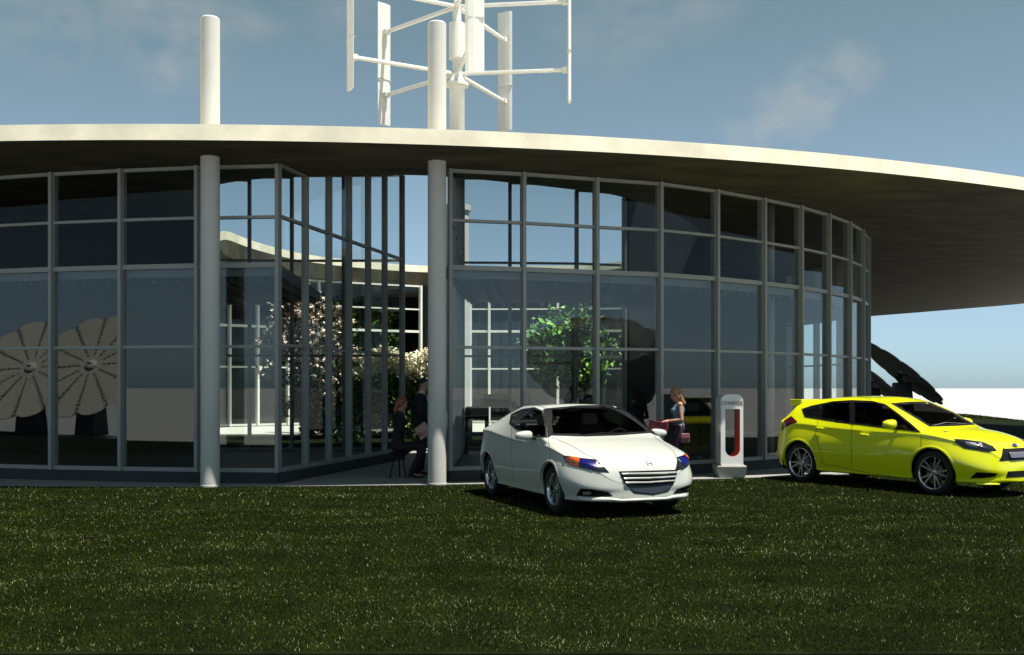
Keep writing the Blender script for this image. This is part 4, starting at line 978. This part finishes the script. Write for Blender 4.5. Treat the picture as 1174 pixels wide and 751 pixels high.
jk = [(p[0], p[1], tuple(r+.016 for r in p[2]), p[3]) if p[0] == 'e' else ('c', p[1], p[2]+.014, p[3], p[4]+.014) for p in tor]
for s in 'LR': jk += [('c', jn['sh'+s], .058, jn['el'+s], .050), ('c', jn['el'+s], .050, jn['wr'+s]+(jn['el'+s]-jn['wr'+s])*.12, .036)]
build('jacket', blob(jk, .012, 3), M['blackcloth'], wo, smooth=True)
tr = [('e', V((-.01, 0, .585)), (.15, .185, .11), I4)]
for s in 'LR': tr += [('c', jn['hip'+s], .092, jn['kn'+s], .070), ('c', jn['kn'+s], .070, jn['an'+s], .058)]
build('trousers', blob(tr, .012, 3), M['blackcloth'], wo, smooth=True)
fs = []
for s in 'LR': fs += [('c', jn['an'+s]+V((-.02, 0, -.04)), .036, jn['an'+s]+V((.14, 0, -.085)), .026), ('c', jn['an'+s]+V((-.045, 0, -.045)), .018, jn['an'+s]+V((-.05, 0, -.095)), .011)]
build('shoes', blob(fs, .009, 2), M['black'], wo, smooth=True)
f = lambda *v: TH @ V(v); rt = TH.to_3x3().to_4x4()
hr = [('e', f(-.02, 0, .045), (.098, .088, .096), rt), ('e', f(-.06, 0, -.03), (.07, .085, .10), rt), ('c', f(-.06, .05, -.05), .045, f(-.06, .06, -.17), .035), ('c', f(-.06, -.05, -.05), .045, f(-.06, -.06, -.17), .035), ('c', f(.03, .05, .075), .03, f(-.0, .085, -.04), .022), ('c', f(.03, -.05, .075), .03, f(-.0, -.085, -.04), .022)]
build('hair', blob(hr, .01, 2), M['auburn'], wo, smooth=True)
pa = tag(empty('sheet', (WS.x+.44, WS.y-.02, .86)), 'pink sheet held open by the seated auburn-haired person', 'paper')
bm = bmesh.new()
for k, a in ((-1, 62), (1, 40)):
    m = Matrix.Rotation(R(-36), 4, 'Y') @ Matrix.Rotation(R(50), 4, 'X') @ Matrix.Translation((0, k*.078, abs(k)*.010)) @ Matrix.Rotation(R(9*k), 4, 'X'); box(bm, None, (.24, .155, .004), mtx=m)
build('leaf', bm, M['paper'], pa)
st = tag(empty('stool', (WS.x-.01, WS.y, .012)), 'slim black stool under the seated person in the passage', 'stool')
bm = bmesh.new(); lathe(bm, [(.001, .475), (.15, .475), (.165, .46), (.165, .44), (.15, .43), (.001, .43)], 28); build('seat', bm, M['black'], st)
for k in range(3):
    a = R(90+120*k); bm = bmesh.new(); rod(bm, (.08*math.cos(a), .08*math.sin(a), .43), (.17*math.cos(a), .17*math.sin(a), 0), .012, n=10); build('leg', bm, M['black'], st)
# standing man half hidden by the column
MS = V((-1.74, 19.75, .012))
wo = tag(empty('person', MS), 'person in a black suit with short dark hair standing half hidden by the right column', 'person')
hp, TH = head_prims((.06, 0, 1.70), R(-25), R(8))
jn = dict(hipL=V((0, .09, .95)), hipR=V((0, -.09, .95)), knL=V((.03, .10, .50)), knR=V((.01, -.09, .50)), anL=V((-.01, .11, .085)), anR=V((-.03, -.10, .085)),
          shL=V((.0, .20, 1.47)), shR=V((.0, -.20, 1.47)), elL=V((.02, .25, 1.17)), elR=V((.0, -.26, 1.17)), wrL=V((.20, .16, 1.05)), wrR=V((.20, -.16, 1.05)))
tor = [('e', V((.0, 0, .97)), (.12, .165, .12), I4), ('e', V((.0, 0, 1.13)), (.11, .15, .16), I4), ('e', V((.0, 0, 1.35)), (.12, .18, .18), I4), ('c', jn['shL'], .06, jn['shR'], .06)]
bp = tor+hp+[('c', V((.0, 0, 1.48)), .065, V((.03, 0, 1.63)), .058)]
for s in 'LR':
    bp += [('c', jn['sh'+s], .055, jn['el'+s], .042), ('c', jn['el'+s], .042, jn['wr'+s], .029), ('c', jn['hip'+s], .085, jn['kn'+s], .058), ('c', jn['kn'+s], .056, jn['an'+s], .04), ('c', jn['an'+s]+V((-.03, 0, -.03)), .04, jn['an'+s]+V((.17, 0, -.05)), .03)]
    bp += hand_prims(jn['wr'+s], (1, 0, -.2), (0, -1 if s == 'L' else 1, .3), .7)
build('body', blob(bp, .0085, 2), M['skin'], wo, smooth=True); face_parts(TH, wo)
jk = [(p[0], p[1], tuple(r+.02 for r in p[2]), p[3]) if p[0] == 'e' else ('c', p[1], p[2]+.016, p[3], p[4]+.016) for p in tor]
for s in 'LR': jk += [('c', jn['sh'+s], .072, jn['el'+s], .058), ('c', jn['el'+s], .058, jn['wr'+s]+(jn['el'+s]-jn['wr'+s])*.1, .044)]
jk += [('e', V((0, 0, .90)), (.145, .195, .13), I4)]
build('suit_jacket', blob(jk, .012, 3), M['suit'], wo, smooth=True)
tr = [('e', V((0, 0, .95)), (.13, .18, .11), I4)]
for s in 'LR': tr += [('c', jn['hip'+s], .098, jn['kn'+s], .078), ('c', jn['kn'+s], .078, jn['an'+s], .068)]
build('trousers', blob(tr, .012, 3), M['suit'], wo, smooth=True)
fs = []
for s in 'LR': fs += [('c', jn['an'+s]+V((-.03, 0, -.04)), .042, jn['an'+s]+V((.17, 0, -.055)), .033)]
build('shoes', blob(fs, .01, 2), M['black'], wo, smooth=True)
build('shirt_collar', blob([('c', V((.012, 0, 1.505)), .07, V((.03, 0, 1.56)), .068), ('e', V((.125, 0, 1.42)), (.02, .05, .09), I4)], .01, 2), M['shirt'], wo, smooth=True)
f = lambda *v: TH @ V(v); rt = TH.to_3x3().to_4x4()
build('hair', blob([('e', f(-.018, 0, .048), (.096, .083, .088), rt), ('e', f(-.055, 0, -.01), (.058, .078, .07), rt)], .01, 2), M['dkhair'], wo, smooth=True)

# dark arched chairs inside the right wing
for (x, y0, D, lab) in ((570, 483, 22.6, 'taller dark chair seen through the glass left of the white car roof'), (546, 483, 23.2, 'dark low chair beside the passage glass, left of the high-backed chair')):
    X = (x-CX)/F*D; ch = tag(empty('chair', (X, D, .185)), lab, 'chair', 'dark chairs inside the right wing'); hgt = 1.33 if x == 570 else 1.05
    bm = bmesh.new(); w = .26
    box(bm, (0, .22, hgt-.14), (w*2, .08, .28), bevel=.05); build('backrest', bm, M['black'], ch)
    bm = bmesh.new(); box(bm, (0, 0, .44), (w*2-.08, .46, .08), bevel=.02); build('seat', bm, M['ped'], ch)
    for sx in (-1, 1):
        bm = bmesh.new(); bar(bm, (sx*(w-.04), .22, 0), (sx*(w-.04), .22, hgt-.2), .07, .06); build('leg', bm, M['black'], ch)
        bm = bmesh.new(); bar(bm, (sx*(w-.04), -.2, 0), (sx*(w-.04), -.2, .42), .05, .05); build('leg', bm, M['black'], ch)

# ------------------------------------------------------------------ plants
def leaf_quads(C, size, jitter=.5, sunny=0.):
    n = len(C); a = rng.normal(size=(n, 3)); a /= np.linalg.norm(a, axis=1)[:, None]; b = rng.normal(size=(n, 3)); b -= (b*a).sum(1)[:, None]*a; b /= np.linalg.norm(b, axis=1)[:, None]
    if sunny:
        q = np.array(su)+sunny*rng.normal(size=(n, 3)); q /= np.linalg.norm(q, axis=1)[:, None]
        a = np.cross(q, rng.normal(size=(n, 3))); a /= np.linalg.norm(a, axis=1)[:, None]; b = np.cross(q, a)
    s = (size*(1-jitter+2*jitter*rng.random(n)))[:, None]
    V_ = np.stack([C-a*s, C+b*s*.55, C+a*s, C-b*s*.55], 1).reshape(-1, 3)
    return V_, np.arange(4*n).reshape(-1, 4)
def crown(name, C, size, mats, probs, parent, sunny=0.):
    V_, Fq = leaf_quads(C, size, sunny=sunny); mi = rng.choice(len(mats), len(C), p=probs)
    me = quad_mesh(V_, Fq, name, [M[m] for m in mats], mi); return link(bpy.data.objects.new(name, me), parent)
def clumps(ctrs, per, spread):
    return np.concatenate([np.array(c)+rng.normal(size=(per, 3))*np.array(spread)*(r if np.isscalar(r) else 1) for c, r in ctrs])
def tree(name, loc, label, h0, rx, rz, ncl, per, mats, probs, size, trunk, spread):
    t = tag(empty(name, loc), label, 'tree'); bm = bmesh.new()
    rod(bm, (0, 0, -.02), (.03, 0, h0*.55), trunk, trunk*.75, n=12); ct = []
    rod(bm, (.03, 0, h0*.55), (0, .02, h0+rz*.3), trunk*.75, trunk*.4, n=10)
    for i in range(ncl):
        while True:
            p = rng.uniform(-1, 1, 3)
            if .25 < (p**2).sum() < 1: break
        c = np.array((p[0]*rx, p[1]*rx, h0+p[2]*rz)); ct.append((c, .7+.6*rng.random()))
        if i % 2 == 0:
            q = np.array((.02, 0, h0*.5+.5*random.random()*rz)); mid = (q+c)/2+rng.normal(size=3)*.08
            rod(bm, q, mid, trunk*.38, trunk*.25, n=7); rod(bm, mid, c, trunk*.25, trunk*.1, n=6)
    build('trunk', bm, M['bark'], t)
    crown('crown', clumps(ct, per, (spread,)*3), size, mats, probs, t); return t, ct
bt, ct = tree('blossom_tree', (-5.35, 27.6, .3), 'blossoming tree with cream flowers and bronze leaves in the courtyard, behind the left glass', 2.25, 1.25, 1.5, 46, 90, ['leaf_b', 'leaf_d'], [.75, .25], .07, .09, .17)
fl = np.concatenate([c+rng.normal(size=(7, 3))*.24 for c, r in ct]); fl = fl[rng.random(len(fl)) < .95]
F3 = np.concatenate([fl[i]+rng.normal(size=(14, 3))*.045 for i in range(len(fl))])
crown('blossom', F3, .045, ['petal_c', 'petal_y'], [.8, .2], bt, .6)
tree('broadleaf_tree', (1.62, 28.4, .3), 'green leafy tree with lime sunlit leaves in the courtyard, behind the white car', 2.45, 1.22, 1.02, 50, 95, ['leaf_g', 'leaf_l', 'leaf_d'], [.42, .28, .30], .085, .085, .15)
hd = tag(empty('hedge', (-3.9, 28.6, .3)), 'long dark green hedge topped with pale cream blossom across the courtyard', 'hedge')
Cb = np.stack([rng.uniform(-1.9, 1.75, 9000), rng.uniform(-.45, .45, 9000), rng.uniform(0, 1.7, 9000)], 1); Cb[:, 2] += .12*np.sin(Cb[:, 0]*3)+.1*rng.normal(size=9000)
crown('foliage', Cb, .07, ['leaf_d', 'leaf_g', 'leaf_l'], [.72, .22, .06], hd)
Ct = np.stack([rng.uniform(-1.9, 1.75, 9000), rng.uniform(-.5, .5, 9000), 1.66+.70*rng.random(9000)**.8], 1); Ct[:, 2] += .10*np.sin(Ct[:, 0]*4.3)+.05*rng.normal(size=9000)
crown('blossom', Ct, .05, ['petal_y', 'petal_c', 'leaf_g'], [.80, .14, .06], hd, .5)
bm = bmesh.new()
for i in range(9): rod(bm, (-1.7+.42*i, .05*math.sin(i*3), -.02), (-1.7+.42*i+.1*math.sin(i), 0, 1.5), .03, .015, n=7)
build('stems', bm, M['bark'], hd)

# ------------------------------------------------------------------ grass
def blades(N, d0, d1, wid, hgt, width, seed):
    r = np.random.default_rng(seed); D = np.sqrt(r.uniform(d0*d0, d1*d1, N)); X = D*r.uniform(-wid, wid, N)
    ok = (np.hypot(X-RC[0], D-RC[1]) > RR-1.10) & (D > 6.47) & (X < 16.0+(D-6.45)*.217); X, D = X[ok], D[ok]; n = len(X)
    a = r.uniform(0, 2*np.pi, n); h = hgt*r.uniform(.45, 1.25, n); lean = h*r.uniform(.2, 1.3, n); b = r.uniform(0, 2*np.pi, n); w = width*r.uniform(.7, 1.3, n)/2
    base = np.stack([X, D, np.full(n, -.004)], 1); dx = np.stack([np.cos(a)*w, np.sin(a)*w, np.zeros(n)], 1)
    tip = base+np.stack([np.cos(b)*lean, np.sin(b)*lean, h], 1)
    V_ = np.stack([base-dx, base+dx, tip], 1).reshape(-1, 3)
    patch = .5+.5*np.sin(X*1.3+2*np.sin(D*1.7))*np.sin(D*4.3+1.5*np.sin(X*.9)+np.sin(X*2.3))
    u = r.random(n); mi = np.where(u < .014+.085*patch**3, 2, np.where(u < .20+.30*patch, 1, 0))
    return V_, mi
parts = [blades(320000, 6.5, 9.6, .62, .022, .0038, 1), blades(300000, 9.6, 14, .60, .024, .0056, 2), blades(240000, 14, 21, .62, .03, .008, 3)]
r = np.random.default_rng(5); V4, m4 = blades(220000, 21, 66, .62, .06, .04, 4); keep = np.repeat(V4[::3, 0] > V4[::3, 1]*.30, 3); parts.append((V4[keep], m4[keep[::3]]))
Vg = np.concatenate([p[0] for p in parts]); mg = np.concatenate([p[1] for p in parts])
me = quad_mesh(Vg, np.arange(len(Vg)).reshape(-1, 3), 'grass', [M['blade_d'], M['blade_o'], M['blade_s']], mg)
tag(link(bpy.data.objects.new('grass', me)), 'short dark green mown grass flecked with straw', 'grass', kind='stuff')
